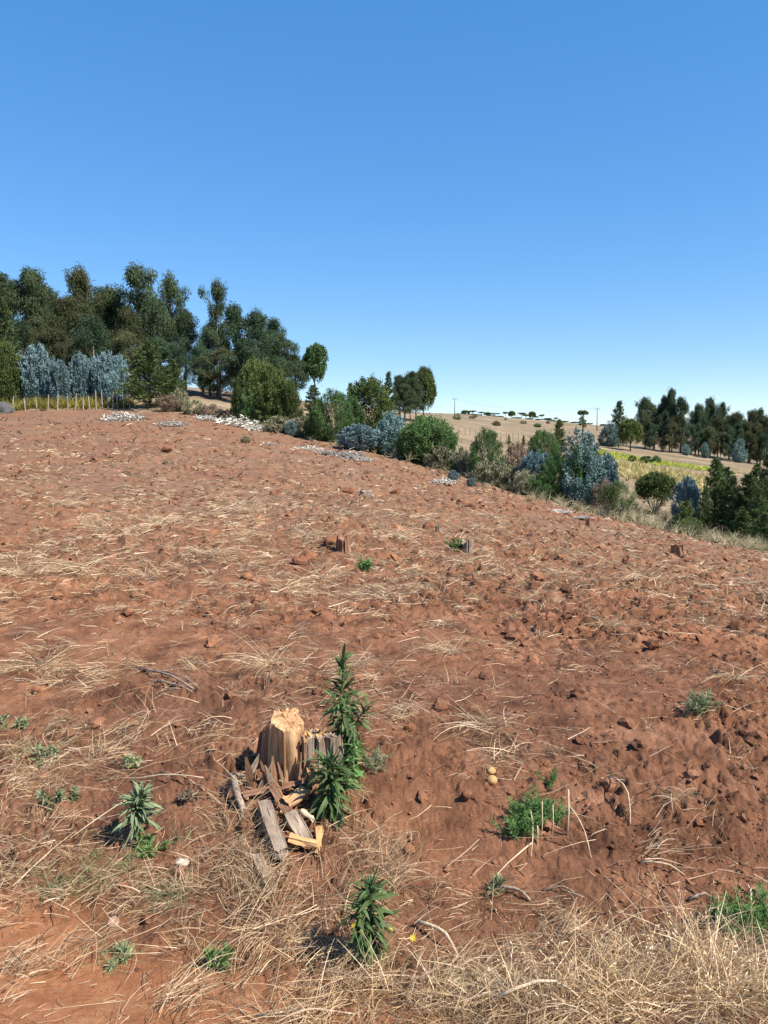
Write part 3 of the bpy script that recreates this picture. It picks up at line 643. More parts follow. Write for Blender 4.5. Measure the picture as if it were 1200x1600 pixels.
rg = random.Random(5)
for i in range(14):
    px = rg.uniform(690, 930); D = rg.uniform(70, 330); h = rg.uniform(.4, 1.0)*(1+D/400); b = spot(px, D)
    plant(rg.choice(['dry', 'grey', 'bush']), px, 700-(b.z+h-CAM_Z)/D*1200, D, h*rg.uniform(1, 2.2)/D*1200, 'small scrub dot on the brown slope across the valley', 'scrub on the far slope')
for i in range(64):
    px = rg.uniform(425, 1110) if i < 14 else rg.uniform(425, 850); D = np.interp(px, EDGE_PX, EDGE_D)*rg.uniform(1.015, 1.16); k = rg.choice(['grey', 'bush', 'bush', 'olive', 'sapling', 'cypo', 'olive', 'bush'] if px < 850 else ['grey', 'sapling', 'grey', 'dry']); h = rg.uniform(.4, 1.1)*(1 if px < 850 else .6); w = h*rg.uniform(.8, 1.6)
    b = spot(px, D); top = 700-(b.z+h-CAM_Z)/D*1200
    plant(k, px, top, D, w/D*1200, {'grey': 'low pale shrub in the tangle along the hedge foot', 'bush': 'low green shrub in the tangle along the hedge foot', 'dry': 'low brown shrub in the tangle along the hedge foot', 'sapling': 'thin sapling in the tangle along the hedge foot', 'cypo': 'low olive cypress in the tangle along the hedge foot', 'olive': 'low olive shrub in the tangle along the hedge foot'}[k], 'shrubs along the hedge foot')
# ------------------------------------------------------------------ fences, poles, shelter, rock
def post_mesh(seed, h, r0):
    r = random.Random(seed); a = r.uniform(-.05, .05)*h; b = r.uniform(-.05, .05)*h
    return mesh_py('post', *tube([(0, 0, -.15), (a*.4, b*.5, h*.5), (a, b, h)], [r0, r0*.95, r0*.8], 7), M['post'], False)
PM = [post_mesh(i, 1.15, .042) for i in range(5)]
fx = [22, 42, 60, 77, 92, 108, 120, 132, 142, 152, 162, 170, 178, 186, 195, 205]
fence = thing('post_fence', 'rough wooden post and wire fence at the top of the ploughed field', 'fence', spot(110, 53.2)); pts = []
for i, px in enumerate(fx):
    p = spot(px, 53.6-.4*i/15); o = link('post', PM[i % 5], fence, p-fence.location); s = random.uniform(.75, 1.2); o.scale = (1.0, 1.0, s); o.rotation_euler = (random.uniform(-.06, .06), random.uniform(-.1, .1), i); pts.append(p-fence.location)
for h in (.45, .85, 1.05): link('wire', mesh_py('wire', *tube([p+Vector((0, 0, h)) for p in pts], [.006]*len(pts), 4), M['wire']), fence)
PM2 = [post_mesh(20+i, 1.1, .07) for i in range(4)]
f2 = thing('slope_fence', 'sparse fence of dark posts crossing the brown slope', 'fence', spot(800, 98)); pts = []
for i in range(20):
    px = 716+i*9.4+random.uniform(-2, 2); D = 97+i*.25; p = spot(px, D); o = link('post', PM2[i % 4], f2, p-f2.location); o.scale = (1, 1, random.uniform(.8, 1.25)); pts.append(p-f2.location)
for h in (.5, .9): link('wire', mesh_py('wire', *tube([p+Vector((0, 0, h)) for p in pts], [.007]*len(pts), 4), M['wire']), f2)
def pole(px, top, D, label):
    p = spot(px, D); h = at(px, top, D)[2]-p.z; o = thing('utility_pole', label, 'pole', p-Vector((0, 0, .2)))
    link('shaft', mesh_py('shaft', *tube([(0, 0, 0), (0, 0, h+.2)], [.22, .15], 8), M['pole'], True), o)
    ca = link('crossarm', mesh_py('crossarm', *tube([(-1.1, 0, h-.3), (1.1, .2, h-.3)], [.09, .09], 6), M['pole']), o)
    for s in (-1, 0, 1): link('insulator', mesh_py('insulator', *tube([(s, .1*s+.1, h-.25), (s, .1*s+.1, h+.12)], [.06, .08], 6), M['pole']), ca)
    return p+Vector((0, 0, h))
a = pole(710, 622, 372, 'thin utility pole on the skyline near the hedge trees')
b = pole(932, 637, 300, 'thin utility pole beside the tall umbrella tree')
def cable(p, q, sag): return [p.lerp(q, t)-Vector((0, 0, sag*4*t*(1-t))) for t in np.linspace(0, 1, 14)]
w = thing('power_line', 'thin overhead wires strung between the two skyline poles', 'wire', a)
for s in (-1, 1): link('cable', mesh_py('cable', *tube([p-a+Vector((s, 0, 0)) for p in cable(a, b, 3.)], [.014]*14, 4), M['wire']), w)
sh = thing('field_shelter', 'tiny open shelter with pale roof beside the large dark bush', 'shelter', spot(706, 62))
for sx in (-.4, .4):
    for sy in (-.3, .3): link('post', mesh_py('post', *tube([(sx, sy, -.1), (sx, sy, .78-.2*sx)], [.04, .04], 6), M['darkbark']), sh)
rf = Vector
link('roof', mesh_py('roof', [(-.6, -.5, .93), (.6, -.5, .63), (.6, .5, .63), (-.6, .5, .93), (-.6, -.5, .99), (.6, -.5, .69), (.6, .5, .69), (-.6, .5, .99)], [(3, 2, 1, 0), (4, 5, 6, 7), (0, 1, 5, 4), (1, 2, 6, 5), (2, 3, 7, 6), (3, 0, 4, 7)], M['roof']), sh)
link('wall', mesh_py('wall', [(-.4, .28, 0), (.4, .28, 0), (.4, .28, .6), (-.4, .28, .78), (-.4, .32, 0), (.4, .32, 0), (.4, .32, .6), (-.4, .32, .78)], [(0, 1, 2, 3), (7, 6, 5, 4), (0, 4, 5, 1), (1, 5, 6, 2), (2, 6, 7, 3), (3, 7, 4, 0)], M['darkbark']), sh)

import bmesh
def ico(sub):
    bm = bmesh.new(); bmesh.ops.create_icosphere(bm, subdivisions=sub, radius=1); bm.verts.ensure_lookup_table()
    V = np.array([v.co[:] for v in bm.verts]); F = np.array([[v.index for v in f.verts] for f in bm.faces]); bm.free(); return V, F
I1, I2, I3 = ico(1), ico(2), ico(3)
def lump(seed, sub, rough, sc=(1, 1, 1), freq=1.6):
    V, F = (I1, I2, I3)[sub-1]; r = np.random.RandomState(seed); o = r.rand(3)*50
    n = perlin(V[:, 0]*freq+o[0]+V[:, 2]*.7, V[:, 1]*freq+o[1]+V[:, 2]*.9)+.5*perlin(V[:, 0]*freq*2.3+o[2], V[:, 2]*freq*2.3+V[:, 1]+o[0])
    return V*(1+rough*n[:, None])*np.array(sc), F
def lump_obj(name, px, py, size, sc, mat, label, cat, seed=1, rough=.3, group=None, sink=.3, smooth=True):
    V, F = lump(seed, 3, rough, sc); p = hit(px, py); me = mesh_np(name, V*size, F, M[mat], smooth=smooth)
    o = link(name, me, None, p+Vector((0, 0, size*sc[2]*(1-2*sink)*.5))); o.rotation_euler = (0, 0, seed); return tag(o, label, cat, group)
lump_obj('rock', 4, 645, .75, (1, .9, .8), 'rock', 'dark boulder at the top end of the field by the fence', 'rock', 4, .35)
lump_obj('stone', 177, 1446, .022, (1.05, 1, .85), 'stone', 'smooth round reddish stone lying on the dirt track', 'stone', 2, .10, None, .1)
lump_obj('stone', 285, 1352, .024, (1.2, 1, .6), 'palestone', 'pale angular stone near the grey-green weed', 'stone', 9, .35, None, .1)
lump_obj('stone', 467, 1578, .020, (1, 1.1, .7), 'stone', 'small brown stone in the straw along the track', 'stone', 5, .25, None, .1)
lump_obj('fruit', 767, 1208, .022, (1, 1, .85), 'fruit', 'duller tan fruit touching the yellower one in the straw', 'fruit', 6, .08, None, .05)
lump_obj('fruit', 769, 1223, .024, (1, 1, .9), 'fruit', 'yellower tan fruit lying on the straw tuft', 'fruit', 7, .06, None, .0)
lump_obj('litter_scrap', 838+0-170, 1517, .010, (1.5, 1, .5), 'palestone', 'tiny white scrap in the dry grass below the weed', 'scrap', 3, .3, None, .0)

# ------------------------------------------------------------------ soil clods
def clod_batch(r, x, y, s, I, sub, nproto, rough, sink):
    n = len(x); z = gz(x, y); V0, F0 = I
    B = np.array([lump(200+i, sub, rough, (1, r.uniform(.6, .95), r.uniform(.45, .7)), 2.4)[0] for i in range(nproto)])[r.randint(0, nproto, n)]
    a = r.rand(n)*6.28; c, sn = np.cos(a), np.sin(a); tl = r.uniform(-.5, .5, n)
    X = B[:, :, 0]*c[:, None]-B[:, :, 1]*sn[:, None]; Y = B[:, :, 0]*sn[:, None]+B[:, :, 1]*c[:, None]; Z = B[:, :, 2]+X*tl[:, None]
    V = np.stack([X*s[:, None]+x[:, None], Y*s[:, None]+y[:, None], Z*s[:, None]+(z-s*sink)[:, None]], 2).reshape(-1, 3)
    F = (F0[None]+(np.arange(n)*len(V0))[:, None, None]).reshape(-1, 3); return V, F
def clods():
    r = np.random.RandomState(77); Vs = []; Fs = []; o = 0
    for n, r0, r1, s0, s1, pw, I, sub, grow in ((6500, 2.6, 11, .005, .024, 3.0, I2, 2, .05), (24000, 6, 46, .008, .055, 2.6, I1, 1, .045), (19000, 2.2, 7.5, .0025, .008, 1.8, I1, 1, .10)):
        rr = np.exp(r.uniform(math.log(r0), math.log(r1), n)); th = np.radians(r.uniform(-39, 39, n)); x = rr*np.sin(th); y = rr*np.cos(th)
        u, D = polar(x, y)
        d = sstep(-.25, .45, perlin(x*1.1+30, y*1.1+7)+.8*perlin(x*3.1, y*3.1)+.25*np.tanh(x*.5)+.25*sstep(6, 12, rr))*field_mask(x, y)*(1-.8*track_mask(x, y))*(1-.5*(1-sstep(4, 7, D))*(1-sstep(.02, .2, u)))
        k = r.rand(n) < .04+.96*d; x, y, rr = x[k], y[k], rr[k]; n = len(x)
        V, F = clod_batch(r, x, y, (s0+s1*r.rand(n)**pw)*(1+grow*rr), I, sub, 14, .62, .25); Vs.append(V); Fs.append(F+o); o += len(V)
    o = link('soil_clods', mesh_np('soil_clods', np.vstack(Vs), np.vstack(Fs), M['clod'], smooth=False)); tag(o, 'small red-brown soil crumbs strewn over the ploughed field', 'soil', kind='stuff')
    # brown plant debris worked into the soil
    n = 17000; rr = np.exp(r.uniform(math.log(2.5), math.log(52), n)); th = np.radians(r.uniform(-39, 39, n)); x = rr*np.sin(th); y = rr*np.cos(th)
    k = r.rand(n) < (.25+.75*sstep(8, 30, rr))*field_mask(x, y)*(.3+.7*sstep(-.2, .4, perlin(x*.5+8, y*.5))); x, y, rr = x[k], y[k], rr[k]; n = len(x)
    P = np.stack([x, y, gz(x, y)+.01], 1); L = r.uniform(.03, .14, n)*(1+.03*rr); w = np.maximum(.004, rr*.0011)*r.uniform(.6, 1.6, n)
    pts = ribbons(P, r.rand(n)*6.28, L, w, None, r.uniform(-.1, .9, n), r.uniform(-1.2, .2, n), 2, r)
    o = link('plant_debris', cat_mesh('plant_debris', [ribbon_mesh(pts, w, r.rand(n), r, .5)], M['debris'])); tag(o, 'brown dead plant bits worked into the ploughed soil', 'debris', kind='stuff')
clods()
BIG = [(905, 1087, .055), (470, 880, .10), (800, 1000, .07), (1090, 780+160, .10), (430, 775, .16), (148, 722, .16), (1180, 1160, .06), (1170, 1150, .05), (672, 825, .10), (560, 1065, .05),
       (690, 1105, .05), (980, 1135, .05), (1000, 1165, .04), (830, 1035, .06), (385, 905, .08), (620, 770, .12), (545, 770, .14), (720, 790, .15), (260, 705, .2), (1110, 905, .10), (980, 880, .10), (840, 905, .09), (890, 955, .07), (330, 1010, .06), (90, 935, .06), (200, 960, .06), (505, 900, .09), (1020, 1010, .06), (760, 1060, .05), (640, 1140, .04), (1080, 1215, .035), (950, 1230, .04), (730, 1245, .03), (855, 1290, .03), (640, 1330, .025), (700, 1360, .02), (150, 1135, .05), (110, 1150, .04), (60, 1080, .04), (360, 1090, .035)]
CM = [mesh_np('soil_clod', *lump(300+i, 2, .45, (1, .85, .7), 2.0), M['clod'], smooth=False) for i in range(6)]
for i, (px, py, s) in enumerate(BIG):
    p = hit(px, py); o = link('soil_clod', CM[i % 6], None, p+Vector((0, 0, s*.2))); o.scale = (s,)*3; o.rotation_euler = (random.uniform(-.4, .4), random.uniform(-.4, .4), i)
    tag(o, 'fist-sized red soil clod turned up on the ploughed field', 'clod', 'large soil clods')

# ------------------------------------------------------------------ straw and grass
def ellipse(px, py, rx, ry):
    c = hit(px, py); a = hit(px+rx, py); b0 = hit(px, py+ry); b1 = hit(px, max(py-ry, 700))
    return c.x, c.y, max(abs(a.x-c.x), .05), max((b1.y-b0.y)*.5, .05)
BL = [ellipse(*b)+(w,) for *b, w in [
    (70, 880, 120, 38, 1.2), (120, 905, 90, 20, .9), (230, 820, 90, 30, .9), (90, 1050, 110, 35, 1.1), (200, 1000, 60, 25, .5), (480, 910, 120, 35, .9), (480, 850, 160, 30, .9), (600, 930, 160, 30, 1.0),
    (320, 780, 200, 30, .7), (560, 800, 200, 30, .8), (820, 860, 200, 30, 1.0), (1050, 920, 150, 35, .7), (690, 900, 100, 30, .6), (720, 1020, 50, 20, .7), (440, 1040, 70, 30, .7), (560, 1060, 80, 30, .6),
    (760, 1135, 60, 20, .7), (790, 1200, 40, 40, .6), (1055, 1255, 20, 22, .6), (1120, 1050, 70, 25, .4), (300, 1150, 50, 25, .25), (630, 1110, 60, 25, .4), (420, 1130, 60, 25, .35),
    (60, 1250, 110, 110, 1.3), (150, 1370, 130, 60, 1.3), (60, 1180, 70, 40, .8), (250, 1400, 70, 40, 1.1), (390, 1330, 40, 90, 1.6), (440, 1440, 80, 45, 1.5), (560, 1330, 70, 60, 1.0),
    (580, 1545, 140, 45, 2.0), (470, 1490, 70, 35, 1.6), (690, 1560, 120, 50, 2.4), (800, 1570, 120, 40, 2.6), (840, 1450, 110, 40, 1.5), (980, 1480, 130, 70, 2.2), (1000, 1570, 200, 50, 3.0), (1120, 1520, 110, 80, 2.4),
    (350, 1430, 70, 22, 1.0), (150, 1480, 40, 12, .3), (40, 1530, 60, 40, .5), (300, 1560, 100, 30, .35), (60, 1490, 60, 15, .25), (620, 1420, 60, 60, 1.0)]]
def straw_density(x, y):
    u, D = polar(x, y)
    d = .045+.50*sstep(4.8, 8.5, D)*(.18+.95*sstep(-.15, .25, perlin(x*.8+2, y*.5+9)+.5*perlin(x*2.1, y*1.4)))+.10*sstep(-.1, .5, perlin(x*1.3, y*1.3))
    d *= 1-.55*sstep(.02, .2, u)*(1-sstep(6, 10, D)); d *= 1-.75*sstep(22, 40, D)
    for cx, cy, a, b, w in BL: d = d+w*np.exp(-(((x-cx)/a)**2+((y-cy)/b)**2)*1.1)*np.where(D < 3.4, .24, .55)
    return d*field_mask(x, y)
def straw_field():
    r = np.random.RandomState(99); parts = []
    def add(x, y, az, L, w, el, curl, lift, tone, segs=3, side=None):
        P = np.stack([x, y, gz(x, y)+lift], 1); n = len(x)
        pts = ribbons(P, az, L, w, tone, el, curl, segs, r, side)
        for p in pts[1:]:
            g = gz(p[:, 0], p[:, 1])+.004; p[:, 2] = np.maximum(p[:, 2]*.7+(g+lift*.6)*.3, g)
        parts.append(ribbon_mesh(pts, w, tone, r))
    # matted bundles
    n = 10000; rr = np.exp(r.uniform(math.log(1.75), math.log(42), n)); th = np.radians(r.uniform(-39, 39, n)); x = rr*np.sin(th); y = rr*np.cos(th)
    k = r.rand(n) < np.clip(straw_density(x, y), 0, 1); x, y, rr = x[k], y[k], rr[k]
    for i in range(len(x)):
        pass
    m = np.clip((r.gamma(2.2, 6, len(x))).astype(int)+4, 4, 40); idx = np.repeat(np.arange(len(x)), m); nn = len(idx)
    az0 = r.rand(len(x))*6.28; spreadv = r.uniform(.15, .9, len(x)); bl = r.uniform(.05, .18, len(x))*(1+.010*rr); R0 = rr[idx]
    az = az0[idx]+r.randn(nn)*spreadv[idx]; rad = bl[idx]*.35
    bx = x[idx]+r.randn(nn)*rad*.8; by = y[idx]+r.randn(nn)*rad*.8
    tone0 = r.uniform(.1, .75, len(x))
    add(bx, by, az, bl[idx]*r.uniform(.5, 1.5, nn), np.maximum(.0020, R0*.00055)*(.6+np.minimum(r.gamma(1.3, .4, nn), 1.3)), r.uniform(-.1, .9, nn), r.uniform(-1.7, .1, nn), r.uniform(.0, .045, nn), np.clip(tone0[idx]+r.uniform(-.2, .3, nn), 0, 1), 3, r.randn(nn)*.5)
    # single stalks
    n = 26000; rr = np.exp(r.uniform(math.log(1.75), math.log(48), n)); th = np.radians(r.uniform(-39, 39, n)); x = rr*np.sin(th); y = rr*np.cos(th)
    k = r.rand(n) < np.clip(.07+straw_density(x, y)*.9, 0, 1)*field_mask(x, y); x, y, rr = x[k], y[k], rr[k]; n = len(x)
    add(x, y, r.rand(n)*6.28, r.uniform(.05, .26, n)*(1+.01*rr), np.maximum(.002, rr*.0006)*r.uniform(.7, 1.7, n), r.uniform(-.05, .4, n), r.uniform(-.8, .2, n), r.uniform(0, .015, n), np.clip(r.uniform(.15, 1.1, n), 0, 1), 3, r.randn(n)*.4)
    # chaff: short broken bits on the near soil
    n = 16000; rr = np.exp(r.uniform(math.log(1.75), math.log(7), n)); th = np.radians(r.uniform(-39, 39, n)); x = rr*np.sin(th); y = rr*np.cos(th)
    k = r.rand(n) < np.clip(.25+straw_density(x, y), 0, 1); x, y, rr = x[k], y[k], rr[k]; n = len(x)
    add(x, y, r.rand(n)*6.28, r.uniform(.01, .06, n), r.uniform(.0015, .0035, n), np.zeros(n), np.zeros(n), r.uniform(0, .004, n), r.rand(n), 1)
    o = link('straw_litter', cat_mesh('straw_litter', parts, M['straw'])); tag(o, 'dry pale straw litter strewn over the red ploughed soil', 'straw', kind='stuff')
straw_field()

def grass_patch(name, label, blobs, n, hmin, hmax, mat, seed, wid=.0022, el=(.7, 1.5), curl=(-1.6, -.1), heads=0, kind='stuff', tone=(0, 1), cat='grass', wmul=0.0):
    r = np.random.RandomState(seed); parts = []; tot = sum(b[4] for b in blobs)
    for cx, cy, a, b, w in blobs:
        k = int(n*w/tot); nc = max(3, k//18); cxs = cx+r.randn(nc)*a*.55; cys = cy+r.randn(nc)*b*.55; ii = r.randint(0, nc, k)
        x = cxs[ii]+r.randn(k)*.022; y = cys[ii]+r.randn(k)*.022; az0 = (r.rand(nc)*6.28)[ii]
        az = az0+r.randn(k)*1.1; P = np.stack([x, y, gz(x, y)-.01], 1); L = r.uniform(hmin, hmax, k)*r.uniform(.6, 1.1, nc)[ii]
        dd = np.hypot(x, y); Wd = np.maximum(wid, dd*wmul)*r.uniform(.6, 1.4, k)
        pts = ribbons(P, az, L, Wd, None, r.uniform(el[0], el[1], k), r.uniform(curl[0], curl[1], k), 4, r, r.randn(k)*.3)
        for p in pts[1:]: p[:, 2] = np.maximum(p[:, 2], gz(p[:, 0], p[:, 1])+.003)
        tn = np.clip(r.uniform(tone[0], tone[1], k)*.7+(r.uniform(tone[0], tone[1], nc)*.3)[ii], 0, 1); parts.append(ribbon_mesh(pts, Wd, tn, r, .2))
        if heads:
            s = r.rand(k) < heads; e = pts[-1][s]; d = pts[-1][s]-pts[-2][s]
            for j in range(5): parts.append(leaf_quads(e-norm(d)*.012*j, d/np.linalg.norm(d, axis=1, keepdims=True)+r.randn(len(e), 3)*.45, .018, .004, np.clip(tn[s]+.1, 0, 1), r=r))
    o = link(name, cat_mesh(name, parts, M[mat])); return tag(o, label, cat, kind=kind)
E = lambda *a: [ellipse(*b)+(w,) for *b, w in a]
grass_patch('dry_grass_stand', 'tall golden dry grass standing on the bank edge', E((1010, 1560, 150, 45, 2.2), (1130, 1555, 90, 55, 1.6), (850, 1585, 100, 20, .8), (1090, 1510, 80, 30, .8)), 1750, .08, .30, 'drygrass', 1, wid=.003, heads=.25, el=(.5, 1.5), tone=(.1, 1.1))
grass_patch('dry_grass_mat', 'tangled dry grass mat along the edge of the dirt track', E((560, 1545, 160, 50, 1.8), (440, 1470, 110, 60, 1.6), (690, 1570, 120, 40, 1.2), (580, 1590, 200, 20, .8), (800, 1540, 60, 20, .4)), 1400, .06, .20, 'drygrass', 2, el=(.1, 1.1), curl=(-1.4, .2))
grass_patch('dry_grass_bank', 'flattened straw-coloured grass around the grey-green weed', E((60, 1260, 100, 90, 1.5), (150, 1375, 130, 55, 1.8), (250, 1400, 60, 35, .8), (50, 1180, 60, 30, .5), (20, 1330, 60, 50, .6)), 1800, .05, .16, 'straw', 3, el=(.05, .9), curl=(-1.3, .2), tone=(0, .95))
grass_patch('dry_grass_by_stump', 'long dry grass bent over beside the broken stump slab', E((385, 1340, 26, 60, 1.4), (420, 1400, 40, 40, 1.2), (575, 1330, 50, 26, .9), (550, 1370, 50, 40, .6), (345, 1310, 25, 40, .6), (620, 1390, 30, 30, .4)), 1100, .10, .28, 'straw', 4, el=(.5, 1.3), curl=(-2.0, -.4), tone=(0, .9))
grass_patch('green_grass_sprigs', 'short greenish grass sprigs among the dry straw', E((150, 1365, 90, 40, 1.2), (260, 1400, 30, 15, .5), (90, 1395, 40, 15, .4), (187, 1495, 22, 12, .35), (220, 1345, 30, 15, .4), (340, 1500, 25, 12, .3), (745, 1535, 40, 20, .5), (20, 1180, 40, 20, .3), (1190, 1560, 20, 40, .8)), 1100, .05, .13, 'greenblade', 5, el=(.4, 1.4))
# pale grass along the far side of the field and on the slope
grass_patch('pale_verge_grass', 'pale dry grass along the lower edge of the field', [ (p.x, p.y, 2.2, 1.6, 1.0) for p in [spot(x, np.interp(x, EDGE_PX, EDGE_D)*1.07) for x in range(860, 1260, 25)]], 6000, .25, .6, 'palegrass', 6, wid=.012, wmul=.0006)
grass_patch('verge_weeds', 'mixed dry weeds along the hedge foot', [ (p.x, p.y, 1.6, 1.4, 1.0) for p in [spot(x, np.interp(x, EDGE_PX, EDGE_D)*1.04) for x in range(380, 880, 22)]], 6000, .2, .55, 'greyshrub', 7, wid=.02, wmul=.0007)
grass_patch('slope_grass', 'dry brown grass behind the hedge', [ (p.x, p.y, 3.0, 5, 1.0) for p in [spot(x, np.interp(x, EDGE_PX, EDGE_D)*k) for x in range(700, 1250, 40) for k in (1.2, 1.4)]], 5000, .3, .7, 'palegrass', 8, wid=.02, wmul=.0007, tone=(0, .8))
grass_patch('yellow_weeds', 'yellow flowering weeds behind the post fence', [ (p.x, p.y, 1.6, 1.0, 1.0) for p in [spot(x, D) for x in range(-40, 200, 16) for D in (54.6, 56)]], 6500, .2, .95, 'yellow', 9, wid=.05, wmul=.0008, el=(.9, 1.5), curl=(-.8, 0))
grass_patch('yellow_crop', 'bright yellow-green crop strip across the valley', [ (p.x, p.y, 2.4, 2.5, 1.0) for p in [spot(940+i*13.5, 98-i*.9+j*4) for i in range(14) for j in range(3) if not (i > 9 and j == 2)]], 6500, .25, .6, 'crop', 10, wid=.08, wmul=.0009, el=(.6, 1.4))
grass_patch('yellow_crop_far', 'small yellow crop corner beside the bright green bush', [ (p.x, p.y, 1.8, 2.5, 1.0) for p in [spot(x, 72) for x in range(868, 900, 8)]], 1600, .25, .6, 'crop', 12, wid=.07, wmul=.0009, el=(.6, 1.4))
grass_patch('dry_maize', 'drying maize stand below the yellow crop', [ (p.x, p.y, 2.0, 2.0, 1.0) for p in [spot(955+i*12, 82-i*.9-j*4) for i in range(13) for j in range(4)]], 6000, .5, 1.1, 'maize', 11, wid=.07, wmul=.0008, el=(.9, 1.5), curl=(-1.0, 0))
for px, w in ((989, 12), (1010, 20), (1026, 16)):
    plant('bush', px, 711, 93, w, 'small green bush growing on the yellow crop strip', 'bushes on the crop strip')

# bleached brush heaps along the field edge
def brush_mesh(seed, n=1500):
    r = np.random.RandomState(seed); q = norm(r.randn(n, 3))*(r.rand(n, 1)**.5); q[:, 2] = np.abs(q[:, 2])*.9
    P = q*np.array([.5, .3, .17])*(1+.5*perlin(q[:, 0]*3+seed*7, q[:, 1]*4)[:, None]); D = r.randn(n, 3)*np.array([1, .8, .35])
    a = leaf_quads(P, D, r.uniform(.03, .12, n), r.uniform(.01, .035, n), r.rand(n), r=r)
    m = 22; P2 = r.randn(m, 3)*np.array([.3, .2, .05])+np.array([0, 0, .08]); pts = ribbons(P2, r.rand(m)*6.28, r.uniform(.12, .28, m), None, None, r.uniform(-.2, .7, m), r.randn(m)*.4, 3, r)
    return cat_mesh('brush_heap', [a, ribbon_mesh(pts, np.full(m, .016), r.rand(m), r)], M['palebrush'])
BM = [brush_mesh(i) for i in range(4)]
for i, (px, py, w, hh, lab) in enumerate([(195, 652, 58, 1.0, 'greyish brush heap near the end of the post fence'), (270, 660, 44, .8, 'white bleached brush heap below the brown dry shrub'), (322, 652, 40, .9, 'white bleached brush heap left of the longest heap'),
        (372, 660, 66, 1.0, 'longest white bleached brush heap below the big olive tree'), (405, 668, 46, .9, 'white bleached brush at the tail of the longest heap'), (60, 628, 50, .9, 'pale brush along the foot of the post fence'),
        (420, 690, 22, .6, 'small white brush scrap on the upper field'), (480, 698, 46, .6, 'flat pale brush below the pale shrubs'), (508, 704, 36, .6, 'flat pale brush joined to the grey heap'), (545, 712, 50, 1.2, 'grey brown brush heap below the silvery bush'),
        (566, 716, 34, .8, 'brown brush at the end of the grey heap'), (692, 750, 34, 1.0, 'white brush heap with blue leaves sprouting beside it'), (728, 740, 52, 1.0, 'white bleached brush heap below the free-standing dark bush'), (755, 748, 44, .7, 'pale brush tail beside the free-standing bush'), (872, 795, 40, .5, 'pale flat brush at the lower field edge'), (910, 805, 30, .4, 'thin pale brush line at the lower field edge')]):
    p = hit(px, py+4); s = w/1200*p.y; o = link('brush_heap', BM[i % 4], None, p-Vector((0, 0, .04*s))); o.scale = (s*1.1, s*1.8, s*1.35*hh); o.rotation_euler = (0, 0, -.25+(i % 3)*.2); tag(o, lab, 'brush')
for i, (px, py, w, lab) in enumerate([(708, 752, 16, 'blue gum shoot growing through the white brush heap'), (735, 760, 12, 'small blue gum shoot below the white brush heap'), (258, 715+10, 10, 'small grey-green sprout on the upper field'), (383, 692, 16, 'grey sprout near the small white brush scrap')]):
    p = hit(px, py); parts, H, W = PR['blue' if i < 2 else 'grey'][i % 2]; o = thing('field_sprout', lab, 'sprout', p-Vector((0, 0, .03))); s = w/1200*p.y/W; o.scale = (s, s, s)
    for n, me in parts: link(n, me, o)

# straw tufts one can pick out
def tuft_mesh(seed, n=90, flat=.5):
    r = np.random.RandomState(seed); az = r.normal(0, .8, n)+(r.rand(n) < .3)*math.pi; P = r.randn(n, 3)*np.array([.05, .05, .012])+np.array([0, 0, .015])
    pts = ribbons(P, az, r.uniform(.12, .42, n), None, None, r.uniform(.05, .9*flat+.25, n), r.uniform(-1.5, -.2, n), 4, r, r.randn(n)*.6)
    for p in pts: p[:, 2] = np.maximum(p[:, 2], .004)
    return cat_mesh('straw_tuft', [ribbon_mesh(pts, r.uniform(.002, .0045, n), np.clip(r.uniform(.15, 1.05, n), 0, 1), r)], M['straw'])
TM = [tuft_mesh(500+i, 90, .3+.2*(i % 3)) for i in range(5)]
for i, (px, py, s, rz, lab) in enumerate([(790, 1185, .9, .4, 'straw tuft fanning down over the two tan fruits'), (1055, 1252, .5, 3., 'small bleached straw tuft alone on the bare red soil'), (705, 1020, .7, 2., None), (60, 1045, 1.2, 1.5, None), (40, 900, 1.4, 1.2, None), (120, 890, 1.5, 2.6, None), (250, 825, 1.5, .3, None), (160, 830, 1.3, 1.0, None),
        (560, 1040, .8, 1.6, 'bright straw wisp just behind the tall weed'), (760, 1140, .8, 1.4, None), (600, 935, 1.2, 1.3, None), (510, 905, 1.2, .2, None), (420, 1040, .9, 2.2, None), (880, 865, 1.4, .7, None), (1000, 905, 1.3, 2., None), (690, 980, .9, .8, None), (330, 870, 1.3, 4., None), (230, 905, 1.3, .7, None), (1150, 1060, .8, 2.6, None), (830, 940, 1.1, 5., None),
        (720, 880, 1.3, 1.9, None), (620, 840, 1.5, .6, None), (390, 800, 1.6, 2.5, None), (100, 790, 1.7, .5, None), (950, 980, 1., 3.3, None), (1100, 975, 1., .9, None), (640, 1110, .6, 2.8, None)]):
    p = hit(px, py); o = link('straw_tuft', TM[i % 5], None, p); o.scale = (s, s, s); o.rotation_euler = (0, 0, rz)
    if lab: tag(o, lab, 'straw')
    else: tag(o, 'loose tuft of pulled dry straw lying on the ploughed field', 'straw', 'loose straw tufts')

